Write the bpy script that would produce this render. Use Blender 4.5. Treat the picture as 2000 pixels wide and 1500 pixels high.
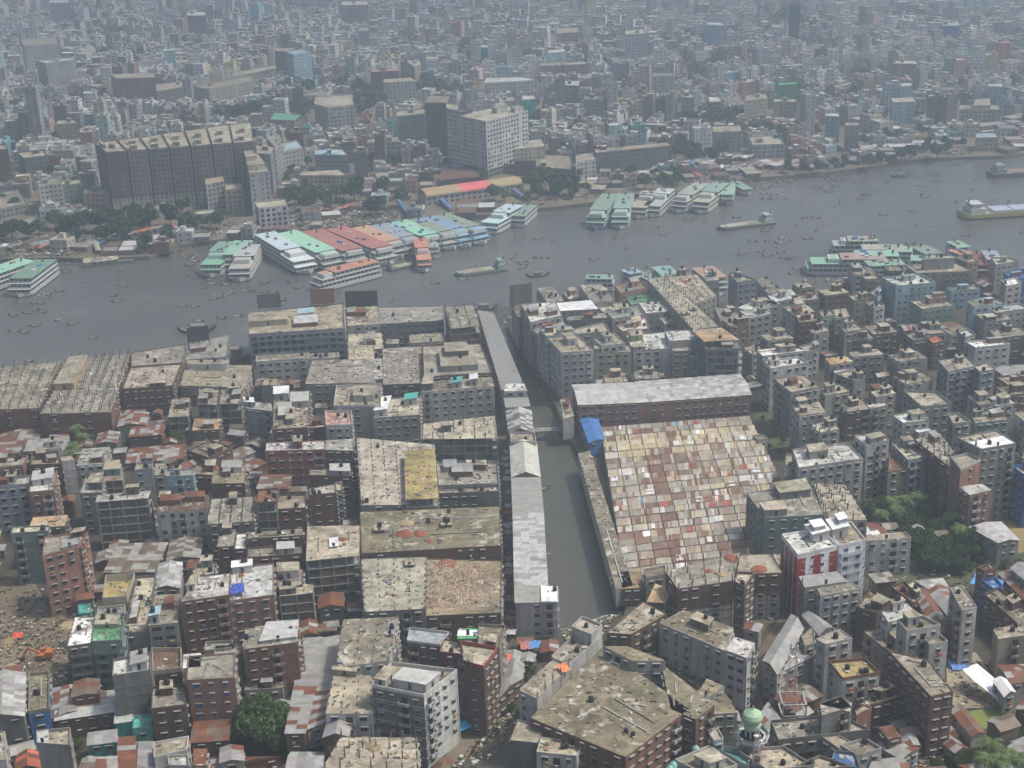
import bpy, math, random, numpy as np
from mathutils import Vector, Matrix
from mathutils.bvhtree import BVHTree
R=math.radians
random.seed(11)
for o in list(bpy.data.objects): bpy.data.objects.remove(o)
S=bpy.context.scene; COL=S.collection
# ---------------- camera
CAMH=228.0; PITCH=21.2; ROLL=-1.9; FPX=2800.0
cd=bpy.data.cameras.new('camera'); cam=bpy.data.objects.new('camera',cd); COL.objects.link(cam); S.camera=cam
CM=Matrix.Translation((0,0,CAMH))@Matrix.Rotation(R(90-PITCH),4,'X')@Matrix.Rotation(R(ROLL),4,'Z')
cam.matrix_world=CM; cd.sensor_width=36; cd.lens=36*FPX/2000; cd.clip_start=1; cd.clip_end=9000
# ---------------- sky, sun, exposure
SUN_EL=60; SUN_AZ=92     # azimuth clockwise from +Y (away from the camera)
w=bpy.data.worlds.new('World'); S.world=w; w.use_nodes=True
nt=w.node_tree; bg=nt.nodes['Background']; sky=nt.nodes.new('ShaderNodeTexSky'); sky.sky_type='NISHITA'; sky.sun_disc=False
sky.sun_elevation=R(SUN_EL); sky.sun_rotation=R(SUN_AZ); sky.dust_density=7.0; sky.air_density=1.0; sky.ozone_density=.6; sky.altitude=200
nt.links.new(sky.outputs[0],bg.inputs[0]); bg.inputs[1].default_value=0.10
sd=bpy.data.lights.new('sun','SUN'); sd.energy=3.0; sd.angle=R(6); sd.color=(1,.93,.82)
sun=bpy.data.objects.new('sun',sd); COL.objects.link(sun)
sv=Vector((math.cos(R(SUN_EL))*math.sin(R(SUN_AZ)),math.cos(R(SUN_EL))*math.cos(R(SUN_AZ)),math.sin(R(SUN_EL))))
sun.rotation_euler=(-sv).to_track_quat('-Z','Y').to_euler()
S.render.engine='CYCLES'
S.view_settings.view_transform='Standard'; S.view_settings.look='None'; S.view_settings.exposure=0.38; S.view_settings.gamma=1
S.cycles.max_bounces=6; S.cycles.volume_bounces=1
try: S.view_settings.use_curve_mapping=False
except Exception: pass
# ---------------- photo pixel <-> place
CR=CM.to_3x3(); CRT=CR.transposed(); CP=Vector((0,0,CAMH)); WZ=-2.6
def P(x,y,z=0.0):
    d=CR@Vector((x-1000,750-y,-FPX)); t=(z-CAMH)/d.z
    if t<0: t=99999/abs(d.z)
    return CP+d*t
def px(p):
    q=CRT@(Vector(p)-CP); return (1000-FPX*q.x/q.z, 750+FPX*q.y/q.z)
def ppm(y): # pixels per metre across at ground row y
    p=P(1000,y,0); return FPX/((p-CP).length)
# ---------------- materials
def mat(name,rough=.9,kind='wall',spec=.3):
    m=bpy.data.materials.new(name); m.use_nodes=True; n=m.node_tree; N=n.nodes; L=n.links
    b=N['Principled BSDF']; b.inputs['Roughness'].default_value=rough; b.inputs['Specular IOR Level'].default_value=spec
    at=N.new('ShaderNodeAttribute'); at.attribute_name='Col'; c=at.outputs['Color']
    if kind=='flat': L.new(c,b.inputs['Base Color']); return m
    g=N.new('ShaderNodeNewGeometry'); mp=N.new('ShaderNodeMapping'); L.new(g.outputs['Position'],mp.inputs['Vector'])
    def noise(sc,det,rg,vec,lo,hi,a,bb):
        t=N.new('ShaderNodeTexNoise'); t.inputs['Scale'].default_value=sc; t.inputs['Detail'].default_value=det; t.inputs['Roughness'].default_value=rg
        L.new(vec,t.inputs['Vector']); r=N.new('ShaderNodeMapRange'); r.clamp=True
        for i,v in zip(('From Min','From Max','To Min','To Max'),(lo,hi,a,bb)): r.inputs[i].default_value=v
        L.new(t.outputs['Fac'],r.inputs['Value']); return r.outputs[0]
    def mul(c,f):
        v=N.new('ShaderNodeVectorMath'); v.operation='SCALE'; L.new(c,v.inputs[0]); L.new(f,v.inputs['Scale']); return v.outputs[0]
    def mix(c,rgb,f):
        v=N.new('ShaderNodeMix'); v.data_type='RGBA'; L.new(c,v.inputs[6]); v.inputs[7].default_value=(*rgb,1); L.new(f,v.inputs[0]); return v.outputs[2]
    P0=g.outputs['Position']; M0=mp.outputs[0]
    if kind=='wall':
        mp.inputs['Scale'].default_value=(1,1,.13)
        c=mul(c,noise(.4,7,.75,M0,.3,.7,.66,1.18)); c=mul(c,noise(.11,4,.65,P0,.3,.7,.7,1.15))
        c=mix(c,(.05,.048,.042),noise(.3,7,.75,M0,.55,.74,0,.6))
    elif kind=='roof':
        c=mul(c,noise(.07,8,.72,P0,.36,.64,.62,1.25)); c=mul(c,noise(.55,7,.78,P0,.3,.7,.55,1.35)); c=mul(c,noise(2.2,4,.7,P0,.3,.7,.7,1.3))
        c=mix(c,(.065,.064,.045),noise(.16,9,.76,P0,.49,.64,0,.78))
        mp.inputs['Location'].default_value=(31,17,5); c=mix(c,(.62,.59,.52),noise(.21,8,.74,M0,.55,.63,0,.7))
        mp2=N.new('ShaderNodeMapping'); mp2.inputs['Location'].default_value=(77,3,9); L.new(P0,mp2.inputs['Vector'])
        c=mix(c,(.10,.085,.06),noise(.5,8,.75,mp2.outputs[0],.58,.66,0,.6))
    elif kind=='brick':
        mp.inputs['Scale'].default_value=(1,1,.2)
        c=mul(c,noise(1.2,6,.7,M0,.3,.7,.55,1.25)); c=mix(c,(.09,.075,.065),noise(.3,6,.7,M0,.5,.7,0,.55))
        mp.inputs['Location'].default_value=(9,4,2); c=mix(c,(.33,.29,.26),noise(.45,6,.7,P0,.58,.7,0,.45))
    elif kind=='tin':
        c=mul(c,noise(.5,6,.7,P0,.3,.7,.68,1.22)); c=mix(c,(.14,.065,.04),noise(.28,8,.75,P0,.54,.68,0,.6))
        wv=N.new('ShaderNodeTexWave'); wv.inputs['Scale'].default_value=1.1; wv.inputs['Distortion'].default_value=.4; L.new(P0,wv.inputs['Vector'])
        r=N.new('ShaderNodeMapRange'); r.inputs['To Min'].default_value=.82; r.inputs['To Max'].default_value=1.06; L.new(wv.outputs['Fac'],r.inputs['Value']); c=mul(c,r.outputs[0])
    elif kind=='ground':
        c=mul(c,noise(.05,8,.7,P0,.3,.7,.55,1.3)); c=mix(c,(.045,.055,.025),noise(.035,8,.75,P0,.54,.68,0,.8))
        c=mul(c,noise(1.3,6,.8,P0,.3,.7,.55,1.4)); c=mix(c,(.4,.36,.3),noise(1.6,4,.8,P0,.64,.7,0,.75))
    elif kind=='leaf':
        c=mul(c,noise(.35,4,.7,P0,.3,.7,.75,1.6)); b.inputs['Subsurface Weight'].default_value=0.0
    elif kind=='water':
        c=mul(c,noise(.006,5,.6,P0,.35,.65,.8,1.2))
        mp.inputs['Scale'].default_value=(.35,1,1)
        t=N.new('ShaderNodeTexNoise'); t.inputs['Scale'].default_value=.5; t.inputs['Detail'].default_value=7; t.inputs['Roughness'].default_value=.65; L.new(M0,t.inputs['Vector'])
        bp=N.new('ShaderNodeBump'); bp.inputs['Strength'].default_value=.30; bp.inputs['Distance'].default_value=.6; L.new(t.outputs['Fac'],bp.inputs['Height']); L.new(bp.outputs[0],b.inputs['Normal'])
        L.new(noise(.012,6,.7,P0,.35,.65,.12,.30),b.inputs['Roughness'])
    L.new(c,b.inputs['Base Color']); return m
MT={k:mat(n,r,kd,sp) for k,n,r,kd,sp in (('w','plaster',.9,'wall',.3),('r','weathered_concrete',.92,'roof',.25),('b','brickwork',.92,'brick',.2),
   ('t','corrugated_sheet',.55,'tin',.4),('g','ground_dirt',.95,'ground',.2),('l','foliage',.75,'leaf',.25),('p','paint',.6,'flat',.4),('d','dark_glass',.25,'flat',.5),('h','water',.2,'water',.5))}
# ---------------- mesh builder
class MB:
    def __init__(s): s.v=[]; s.f=[]; s.m=[]; s.c=[]
    def poly(s,pts,m,c):
        i=len(s.v); s.v.extend([tuple(p) for p in pts]); s.f.append(tuple(range(i,i+len(pts)))); s.m.append(m); s.c.append(c)
    def prism(s,pts,z0,z1,ms,cs,mt=None,ct=None,top=True,bottom=False):
        n=len(pts)
        for i in range(n):
            a=pts[i]; b=pts[(i+1)%n]; s.poly([(a[0],a[1],z0),(b[0],b[1],z0),(b[0],b[1],z1),(a[0],a[1],z1)],ms,cs)
        if top: s.poly([(p[0],p[1],z1) for p in pts],mt or ms,ct or cs)
        if bottom: s.poly([(p[0],p[1],z0) for p in reversed(pts)],ms,cs)
    def box(s,x0,y0,z0,x1,y1,z1,m,c,bottom=False): s.prism([(x0,y0),(x1,y0),(x1,y1),(x0,y1)],z0,z1,m,c,bottom=bottom)
    def bar(s,a,b,t,m,c,up=None):  # square bar from a to b
        a=Vector(a); b=Vector(b); d=(b-a).normalized(); u=d.cross(Vector((0,0,1)) if abs(d.z)<.9 else Vector((1,0,0))).normalized()*t/2; v=d.cross(u).normalized()*t/2
        q=[u+v,u-v,-u-v,-u+v]
        for i in range(4): s.poly([a+q[i],b+q[i],b+q[(i+1)%4],a+q[(i+1)%4]],m,c)
        s.poly([b+k for k in q],m,c); s.poly([a+k for k in reversed(q)],m,c)
    def cyl(s,x,y,z0,z1,r,n,m,c,r2=None,cap=True):
        r2=r if r2 is None else r2
        A=[(x+r*math.cos(6.2832*i/n),y+r*math.sin(6.2832*i/n),z0) for i in range(n)]; B=[(x+r2*math.cos(6.2832*i/n),y+r2*math.sin(6.2832*i/n),z1) for i in range(n)]
        for i in range(n): s.poly([A[i],A[(i+1)%n],B[(i+1)%n],B[i]],m,c)
        if cap: s.poly(B,m,c)
    def rings(s,rs,n,m,c,cx=0,cy=0):  # lathe: list of (r,z)
        for (r0,z0),(r1,z1) in zip(rs,rs[1:]): s.cyl(cx,cy,z0,z1,r0,n,m,c,r1,cap=False)
    def mesh(s,name,off=(0,0,0)):
        me=bpy.data.meshes.new(name); V=np.array(s.v,dtype=np.float64) if s.v else np.zeros((0,3)); V=V-np.array(off)
        me.from_pydata(V.tolist(),[],s.f); keys=sorted(set(s.m)); ix={k:i for i,k in enumerate(keys)}
        for k in keys: me.materials.append(MT[k])
        me.polygons.foreach_set('material_index',np.array([ix[k] for k in s.m],dtype=np.int32))
        a=me.color_attributes.new('Col','FLOAT_COLOR','CORNER'); cnt=np.array([len(f) for f in s.f])
        C=np.ones((len(s.f),4),dtype=np.float32); C[:,:3]=np.array(s.c,dtype=np.float32).reshape(-1,3); C=np.repeat(C,cnt,axis=0); a.data.foreach_set('color',C.ravel()); me.update(); return me
    def build(s,name,parent=None,off=(0,0,0),kind=None,loc=None):
        if not s.f: return None
        o=bpy.data.objects.new(name,s.mesh(name,off)); COL.objects.link(o)
        if parent: o.parent=parent
        else: o.location=loc if loc is not None else off
        if kind: o['kind']=kind
        return o
def inst(name,me,parent,loc,rz=0,sc=(1,1,1)):
    o=bpy.data.objects.new(name,me); COL.objects.link(o); o.location=loc; o.rotation_euler=(0,0,rz); o.scale=sc
    if parent: o.parent=parent
    return o
# ---------------- labels
LM=[("the green-domed minaret",1465,1420),("the white-and-red apartments",1600,1110),("the canal sheds' end house",1045,1210),
("the big round tree",510,1400),("the long red-pink brick block",580,910),("the green-floored roof",208,1240),("the turquoise house",200,1460),
("the orange excavator",85,1281),("the brown brick tower",120,1130),("the patchwork market roofs",1350,950),("the bright blue tarpaulin roof",1155,838),
("the yellow formwork slab",820,925),("the timber-propped slab",905,1150),("the long canal shed roof",970,680),("the riverside hall with small dome",580,630),
("the stub-columned roof by river",170,750),("the pale blue apartment block",1775,580),("the timber-decked frame tower",1410,680),
("the long tin-roofed factory",1290,765),("the palm grove",1790,1030),("the bright blue house",1995,960),("the roof with white tarpaulin",1930,860),
("the sandy empty lot",1890,1330),("the striped tin roof block",540,1240),("the mossy L-shaped roof",1220,1370),("the telecom lattice tower",1545,1330),
("the brown frame towers block",340,340),("the tall white slab blocks",900,260),("the pale cyan tower",583,130),("the curved-front white office",652,220),
("the pink-topped terminal roof",925,372),("the row of coloured ferries",700,465),("the white arcaded riverside house",530,420),("the long arched shell",1235,310),
("the yellow cargo ship",1935,415),("the loaded barge with green deck",940,525),("the grey sand barge",1455,437),("the white slab tower",1240,85),
("the striped pink and green tower",1115,195),("the cream house on the far beach",1920,275),("the twin white towers at left",100,125),("the riverside park trees",560,210),
("the moored ferries at right",1700,495),("the footbridge over the canal",1080,838),("the red brick college block",750,150),("the far dark tower",1550,25),("the purple-bowed ferry",1175,405),("the cluster of green launches at left",450,500),
("the top left corner",0,0),("the top right corner",2000,0),("the bottom left corner",0,1500),("the bottom right corner",2000,1500),("the bottom edge centre",900,1500)]
ITEMS=[]
def tag(o,cat,desc,pos,group=None,label=None):
    o['category']=cat; ITEMS.append([o,desc,pos,label,group])
def finish_labels():
    used={}
    for it in ITEMS:
        o,desc,pos,label,group=it
        if label is None:
            x,y=px(pos); b=min(((x-l[1])**2+((y-l[2])*1.3)**2,l) for l in LM); l=b[1]; dx=x-l[1]; dy=y-l[2]
            if abs(dx)>abs(dy)*1.2: d='left of' if dx<0 else 'right of'
            else: d='behind' if dy<0 else 'in front of'
            if 'corner' in l[0] or 'edge' in l[0]: d='near'
            label=f"{desc} {d} {l[0]}"
            if len(label.split())>12: label=f"{desc.split(',')[0].split(' with ')[0]} {d} {l[0]}"
            if len(label.split())>12:
                t=desc.split(',')[0].split(' with ')[0].split(); t=t[:max(3,10-len(l[0].split()))]
                while t[-1] in('on','at','the','in','of','up','by','between'): t.pop()
                label=' '.join(t)+f" {d} {l[0]}" 
            it.append(x)
        else: it.append(px(pos)[0])
        used.setdefault(label,[]).append(it)
    ORD='first second third fourth fifth sixth seventh eighth ninth tenth eleventh twelfth'.split()
    for lab,its in used.items():
        if len(its)==1: its[0][0]['label']=lab
        else:
            its.sort(key=lambda i:i[5])
            for k,it in enumerate(its):
                if k==0: q=', leftmost'
                elif k==len(its)-1: q=', rightmost'
                elif k<12: q=f', {ORD[k]} from left'
                elif len(its)-1-k<12: q=f', {ORD[len(its)-1-k]} from right'
                else: q=f', number {k+1} rightwards'
                it[0]['label']=lab+q
        for it in its:
            if it[4]: it[0]['group']=it[4]
def empty(name,loc):
    o=bpy.data.objects.new(name,None); o.empty_display_size=1; o.location=loc; COL.objects.link(o); return o
# ---------------- colours
C_={'grey':(.34,.34,.315),'lgrey':(.50,.50,.48),'dgrey':(.19,.188,.18),'white':(.62,.63,.61),'cream':(.46,.43,.33),'brick':(.23,.12,.085),'dbrick':(.155,.095,.07),'pbrick':(.36,.20,.15),
'red':(.36,.10,.085),'maroon':(.22,.07,.06),'teal':(.10,.42,.38),'blue':(.07,.20,.50),'lblue':(.36,.50,.56),'mint':(.30,.42,.34),'green':(.10,.36,.16),'yellow':(.42,.34,.14),'beige':(.385,.35,.27),
'tan':(.29,.255,.20),'timber':(.46,.33,.19),'pink':(.48,.28,.24),'rust':(.20,.085,.05),'tin':(.34,.34,.335),'ltin':(.50,.51,.50),'moss':(.23,.205,.14),'brown':(.17,.13,.10),'lime':(.28,.42,.12),'orange':(.62,.20,.07),'terra':(.46,.14,.08),'pblue':(.40,.58,.68),'wt':(.85,.87,.9),'black':(.02,.02,.022),'bgrey':(.31,.34,.37),'gteal':(.22,.30,.28)}
def rj(c):
    if c in('beige','tan','grey','lgrey'): c=random.choice([C_[c],C_[c],(.32,.30,.255),(.42,.375,.285),(.26,.235,.185),(.37,.325,.24),(.45,.415,.34)])
    return cj(c,.1)
def cj(c,a=.12):
    if isinstance(c,str): c=C_[c]
    k=1+random.uniform(-a,a); return tuple(max(.01,min(.9,v*k*(1+random.uniform(-a/4,a/4)))) for v in c)
HAZE=0.00069
# ---------------- building kit
WM={}
def winmesh(w,h,fc='grey',pc=(.018,.02,.025),shade=True,key=None,grid=1):
    k=(w,h,fc,pc,shade,grid)
    if k in WM: return WM[k]
    m=MB(); a,b=w/2,h/2; c=C_[fc] if isinstance(fc,str) else fc; t=.07
    m.poly([(-a,-.02,-b),(a,-.02,-b),(a,-.02,b),(-a,-.02,b)],'d',pc)
    for x0,x1,z0,z1 in ((-a-t,a+t,b,b+t),(-a-t,-a,-b,b),(a,a+t,-b,b)): m.box(x0,-.09,z0,x1,-.003,z1,'p',c)
    m.box(-a-.12,-.16,-b-t,a+.12,-.003,-b,'p',c)
    for g in range(grid): x=-a+w*(g+1)/(grid+1); m.poly([(x-.04,-.05,-b),(x+.04,-.05,-b),(x+.04,-.05,b),(x-.04,-.05,b)],'p',c)
    if shade: m.box(-a-.22,-.62,b+.12,a+.22,-.003,b+.22,'w',(.3,.3,.29),bottom=True)
    WM[k]=m.mesh('window'); return WM[k]
def balcmesh(kind):
    k=('balc',kind)
    if k not in WM:
        m=MB(); c=[(.36,.36,.34),(.5,.5,.48),(.28,.26,.23)][kind]; m.box(-1.5,-1.15,-.12,1.5,-.01,0,'w',c,bottom=True)
        m.box(-1.5,-1.15,0,1.5,-1.05,.85,'w',c); m.box(-1.5,-1.05,0,-1.4,-.01,.85,'w',c); m.box(1.4,-1.05,0,1.5,-.01,.85,'w',c); m.box(-.9,-.02,0,.9,-.006,2.1,'d',(.025,.025,.03)); m.box(-.3,-1.3,.2,.5,-1.16,.8,'p',[(.3,.1,.08),(.2,.25,.35),(.45,.43,.38)][kind])
        WM[k]=m.mesh('balcony')
    return WM[k]
def tankmesh():
    if 'tank' not in WM:
        m=MB(); m.rings([(.0,0),(.75,0),(.78,.1),(.78,1.35),(.6,1.62),(.25,1.72),(.25,1.85),(0,1.87)],12,'p',(.018,.018,.02)); WM['tank']=m.mesh('water_tank')
    return WM['tank']
def stubmesh():
    if 'stub' not in WM:
        m=MB(); m.box(-.17,-.17,0,.17,.17,1,'w',(.2,.18,.16))
        for x in(-.12,.12):
            for y in(-.12,.12): m.box(x-.02,y-.02,1,x+.02,y+.02,1.55,'p',(.12,.07,.05))
        WM['stub']=m.mesh('column_stub')
    return WM['stub']
BL=[]   # records
KO=[]   # keep-out polygons in the photo: roofs and upper facades
SPOT={}
def inpoly(x,y,pg):
    r=False; n=len(pg)
    for i in range(n):
        x0,y0=pg[i]; x1,y1=pg[(i+1)%n]
        if (y0>y)!=(y1>y) and x<(x1-x0)*(y-y0)/(y1-y0)+x0: r=not r
    return r
def ccw(p):
    a=sum(p[i][0]*p[(i+1)%len(p)][1]-p[(i+1)%len(p)][0]*p[i][1] for i in range(len(p))); return p if a>0 else p[::-1]
def shrink(pts,d):
    n=len(pts); out=[]
    for i in range(n):
        a=Vector(pts[i-1]).xy; b=Vector(pts[i]).xy; c=Vector(pts[(i+1)%n]).xy
        e1=(b-a).normalized(); e2=(c-b).normalized(); n1=Vector((-e1.y,e1.x)); n2=Vector((-e2.y,e2.x)); k=n1+n2; k=k/max(.35,k.dot(n1)) if k.length>1e-6 else n1
        out.append(tuple(b+k*d))
    return out
def bil(p,u,v):
    a=Vector(p[0]).xy*(1-u)+Vector(p[1]).xy*u; b=Vector(p[3]).xy*(1-u)+Vector(p[2]).xy*u; return a*(1-v)+b*v
def parse(s): return [tuple(float(t) for t in q.split(',')) for q in s.split()]
SW={1:'one',2:'two',3:'three',4:'four',5:'five',6:'six',7:'seven',8:'eight',9:'nine',10:'ten',11:'eleven',12:'twelve',13:'thirteen',14:'fourteen',15:'fifteen'}
CN={'grey':'grey','lgrey':'light grey','dgrey':'dark grey','white':'white','cream':'cream','brick':'red brick','dbrick':'dark brick','pbrick':'pale pink brick','red':'red','maroon':'maroon','teal':'turquoise','blue':'blue','lblue':'pale blue','mint':'mint green','green':'green','yellow':'yellow','beige':'beige','tan':'tan','timber':'timber','pink':'pink','rust':'rusty','tin':'grey tin','ltin':'pale tin','moss':'mossy','brown':'brown','lime':'lime green','orange':'orange','terra':'terracotta','pblue':'pale blue','wt':'bright white','bgrey':'blue grey','gteal':'grey green'}
def nm(c): return CN.get(c,'grey') if isinstance(c,str) else 'grey'
def sheetroof(m,q,z,col,slope=0,pitch=None,rise=1.2,var=.25,cols=None):
    """sheets laid over quad q (xy): gable if pitch, each sheet its own tone and slightly uneven height"""
    a,b,c,d=[Vector(k).xy for k in q]; L=((b-a).length+(c-d).length)/2; W=((d-a).length+(c-b).length)/2
    alongU=L>=W; nu=max(1,int((L if alongU else W)/1.9)); nv=max(1,int((W if alongU else L)/2.6)); nv+=nv%2 if pitch else 0
    def pt(s,t): return bil(q,s,t) if alongU else bil(q,t,s)
    for i in range(nu):
        for j in range(nv):
            s0,s1,t0,t1=i/nu,(i+1)/nu+.004,j/nv,(j+1)/nv+.004
            def zz(t): return z+(rise*(1-abs(2*min(1,t)-1)) if pitch else slope*t)+.02
            dz=random.uniform(0,.05)
            cc=random.choice(cols) if cols else col
            cc=cj(cc,var)
            ps=[pt(s0,t0),pt(s1,t0),pt(s1,t1),pt(s0,t1)]; zs=[zz(t0),zz(t0),zz(t1),zz(t1)]
            m.poly([(p.x,p.y,k+dz) for p,k in zip(ps,zs)],'t',cc)
    if pitch: # gable ends
        for s in (0,1):
            p0,p1,p2=pt(s,0),pt(s,.5),pt(s,1); m.poly([(p0.x,p0.y,z),(p2.x,p2.y,z),(p1.x,p1.y,z+rise)],'w',cj(C_['brown']))
def B(q,n,wall='grey',roof='beige',style='plain',label=None,kind=None,far=None,h=None,par=None,parc=None,band=None,pent=None,tanks=None,stub=0,tin=None,win=None,windens=.85,ko=.6,roofs=None,wc=None,base=0,sides=None,desc=None,frc=(.2,.2,.195),shade=True,wall2=None,cat=None,low=None,clut=None,world=None,joinwin=None,group=None,gable=None,bays=3.5,rvar=.16):
    H=h if h else n*3.05+.25; H+=base
    if world: pts=[Vector((p[0],p[1],0)) for p in world]
    else: pts=[P(x,y,H) for x,y in (parse(q) if isinstance(q,str) else q)]
    pts=[(p.x,p.y) for p in pts]; 
    if sum(pts[i][0]*pts[(i+1)%len(pts)][1]-pts[(i+1)%len(pts)][0]*pts[i][1] for i in range(len(pts)))<0: pts=pts[::-1]
    cx=sum(p[0] for p in pts)/len(pts); cy=sum(p[1] for p in pts)/len(pts); O=(cx,cy,base)
    gy=px((cx,cy,0))[1]; 
    if far is None: far=gy<470
    mats='b' if wall in('brick','dbrick','red','maroon','pbrick') else 'w'; wcol=cj(wall,.06); rc=rj(roof)
    if joinwin is None: joinwin=gy<690
    kind=kind or {'brick':'brick_building','dbrick':'brick_building','pbrick':'brick_building','rust':'tin_shed','tin':'tin_shed'}.get(wall,'concrete_building') 
    if style=='shed': kind='tin_shed'
    root=empty(kind,O)
    rp=[px((p[0],p[1],H)) for p in pts]
    # walls
    m=MB(); bc=cj(band,.05) if band else tuple(v*.85+.03 for v in wcol); fh=(H-base)/max(1,n)
    vis=[]; npt=len(pts)
    for i in range(npt):
        a=Vector(pts[i]); b=Vector(pts[(i+1)%npt]); e=(b-a); L=e.length
        if L<.5: continue
        e/=L; nn=Vector((e.y,-e.x)); mid=(a+b)/2; face=nn.dot(Vector((0,0))-mid)>0
        vis.append((i,a,b,e,L,nn,face))
    if style=='frame':
        core=shrink(pts,2.2) if min(v[4] for v in vis)>7 else shrink(pts,.9)
        m.prism(core,base,H-.2,'w',cj('dgrey'),top=False)
        for k in range(1,n): m.prism(pts,base+k*fh-.16,base+k*fh,'w',cj('grey',.08),bottom=True)
        for i,a,b,e,L,nn,face in vis:
            nb=max(1,round(L/4.2)); ins=nn*-.22
            for k in range(nb+1):
                p=a+e*(L*k/nb); p=p+ins*1.2+e*(.2 if k==0 else -.2 if k==nb else 0)
                m.prism([(p.x-.2,p.y-.2),(p.x+.2,p.y-.2),(p.x+.2,p.y+.2),(p.x-.2,p.y+.2)],base,H-.01,'w',cj('grey',.05),top=False)
            for s in range(n):
                for k in range(nb):
                    if random.random()<windens*(.75 if s<n-1 else .35):
                        p=a+e*(L*k/nb+.25)+ins; r=a+e*(L*(k+1)/nb-.25)+ins; z0=base+s*fh; z1=base+(s+1)*fh-.17
                        if random.random()<.4: z1=z0+fh*random.uniform(.35,.6)
                        m.poly([(p.x,p.y,z0),(r.x,r.y,z0),(r.x,r.y,z1),(p.x,p.y,z1)],mats,cj(wall,.12))
    else:
        for i,a,b,e,L,nn,face in vis:
            if wall2 and face and i in wall2: cc,mm=cj(wall2[i],.05),'w'
            else: cc,mm=wcol,mats
            if low and face:
                zl=base+low[0]*fh; m.poly([(a.x,a.y,base),(b.x,b.y,base),(b.x,b.y,zl),(a.x,a.y,zl)],'w',cj(low[1],.05)); m.poly([(a.x,a.y,zl),(b.x,b.y,zl),(b.x,b.y,H),(a.x,a.y,H)],mm,cc)
            else: m.poly([(a.x,a.y,base),(b.x,b.y,base),(b.x,b.y,H),(a.x,a.y,H)],mm,cc)
            if style not in('shed','plainwall'):
                for s in range(1,n):
                    z=base+s*fh; o=nn*.07
                    if far: m.poly([(a.x+o.x,a.y+o.y,z-.2),(b.x+o.x,b.y+o.y,z-.2),(b.x+o.x,b.y+o.y,z),(a.x+o.x,a.y+o.y,z)],'w',bc)
                    else:
                        m.poly([(a.x+o.x,a.y+o.y,z-.24),(b.x+o.x,b.y+o.y,z-.24),(b.x+o.x,b.y+o.y,z),(a.x+o.x,a.y+o.y,z)],'w',bc); m.poly([(a.x+o.x,a.y+o.y,z),(b.x+o.x,b.y+o.y,z),(b.x,b.y,z),(a.x,a.y,z)],'w',bc)
                if face and not far and n>2:
                    u=random.uniform(.5,4)
                    while u<L: 
                        p=a+e*u+nn*.12; m.poly([(p.x-e.x*.07,p.y-e.y*.07,base),(p.x+e.x*.07,p.y+e.y*.07,base),(p.x+e.x*.07,p.y+e.y*.07,H-.3),(p.x-e.x*.07,p.y-e.y*.07,H-.3)],'p',(.07,.065,.06)); u+=random.uniform(4,11)
                if style=='grid' or mats=='b':
                    nb=max(1,round(L/4.2))
                    for k in range(nb+1):
                        p=a+e*min(L-.17,max(.17,L*k/nb))+nn*.06; m.poly([(p.x-e.x*.16,p.y-e.y*.16,base),(p.x+e.x*.16,p.y+e.y*.16,base),(p.x+e.x*.16,p.y+e.y*.16,H),(p.x-e.x*.16,p.y-e.y*.16,H)],'w',bc)
                if style=='balcony' and face and L>5:
                    for s in range(1,n):
                        z=base+s*fh; p0=a+e*L*.06; p1=a+e*L*.94; o=nn*1.1
                        bp=ccw([tuple(p0),tuple(p1),tuple(p1+o),tuple(p0+o)]); m.prism(bp,z-.02,z+.1,'w',bc,bottom=True)
                        for u,v in ((p0+o,p1+o),(p0,p0+o),(p1+o,p1)): 
                            m.poly([(u.x,u.y,z+.1),(v.x,v.y,z+.1),(v.x,v.y,z+1.05),(u.x,u.y,z+1.05)],'w',bc); 
    walls=m.build('wall',root,O)
    # roof
    m=MB()
    if style=='shed' or gable is not None:
        over=shrink(pts,-.35)
        if style=='shed': m.poly([(p[0],p[1],H-.02) for p in over],'t',cj(rc))
        cols=roofs or [roof]
        sheetroof(m,over,H,C_.get(roof,(.3,.3,.3)) if isinstance(roof,str) else roof,pitch=(gable if gable is not None else False),rise=(gable or 1.0),slope=random.uniform(.1,.5),cols=[C_[c] if isinstance(c,str) else c for c in cols],var=rvar)
        m.build('roof',root,O)
    else:
        m.prism(pts,H-.16,H,'w',bc,'r',rc,bottom=style=='frame')
        pp=par if par is not None else (random.choice([0,.35,.5,.9,.9]) if not far else random.choice([0,.6,.9]))
        if style=='frame' or stub: pp=0 if par is None else pp
        if pp:
            inn=shrink(pts,.16); pc=cj(parc,.05) if parc else bc
            for i in range(npt):
                j=(i+1)%npt; m.prism(ccw([pts[i],pts[j],inn[j],inn[i]]),H,H+pp,'w',pc)
        m.build('roof',root,O)
        A=abs((Vector(pts[2])-Vector(pts[0])).length*(Vector(pts[3])-Vector(pts[1])).length)/2 if npt==4 else 100
        q4=pts if npt==4 else None
        if q4:
            k0=min(range(4),key=lambda i:rp[i][0]-rp[i][1]); q4=[pts[(k0+i)%4] for i in range(4)]
        ps=pent
        if pent is None and q4 and A>55 and not far: ps=[(random.uniform(.05,.6),random.uniform(.3,.7),None,None,random.uniform(2.3,2.9),wall)] if random.random()<.7 else []
        if pent is None and q4 and far and A>40 and random.random()<.5: ps=[(random.uniform(.05,.6),random.uniform(.1,.6),None,None,2.6,wall)]
        ptops=[]
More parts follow.
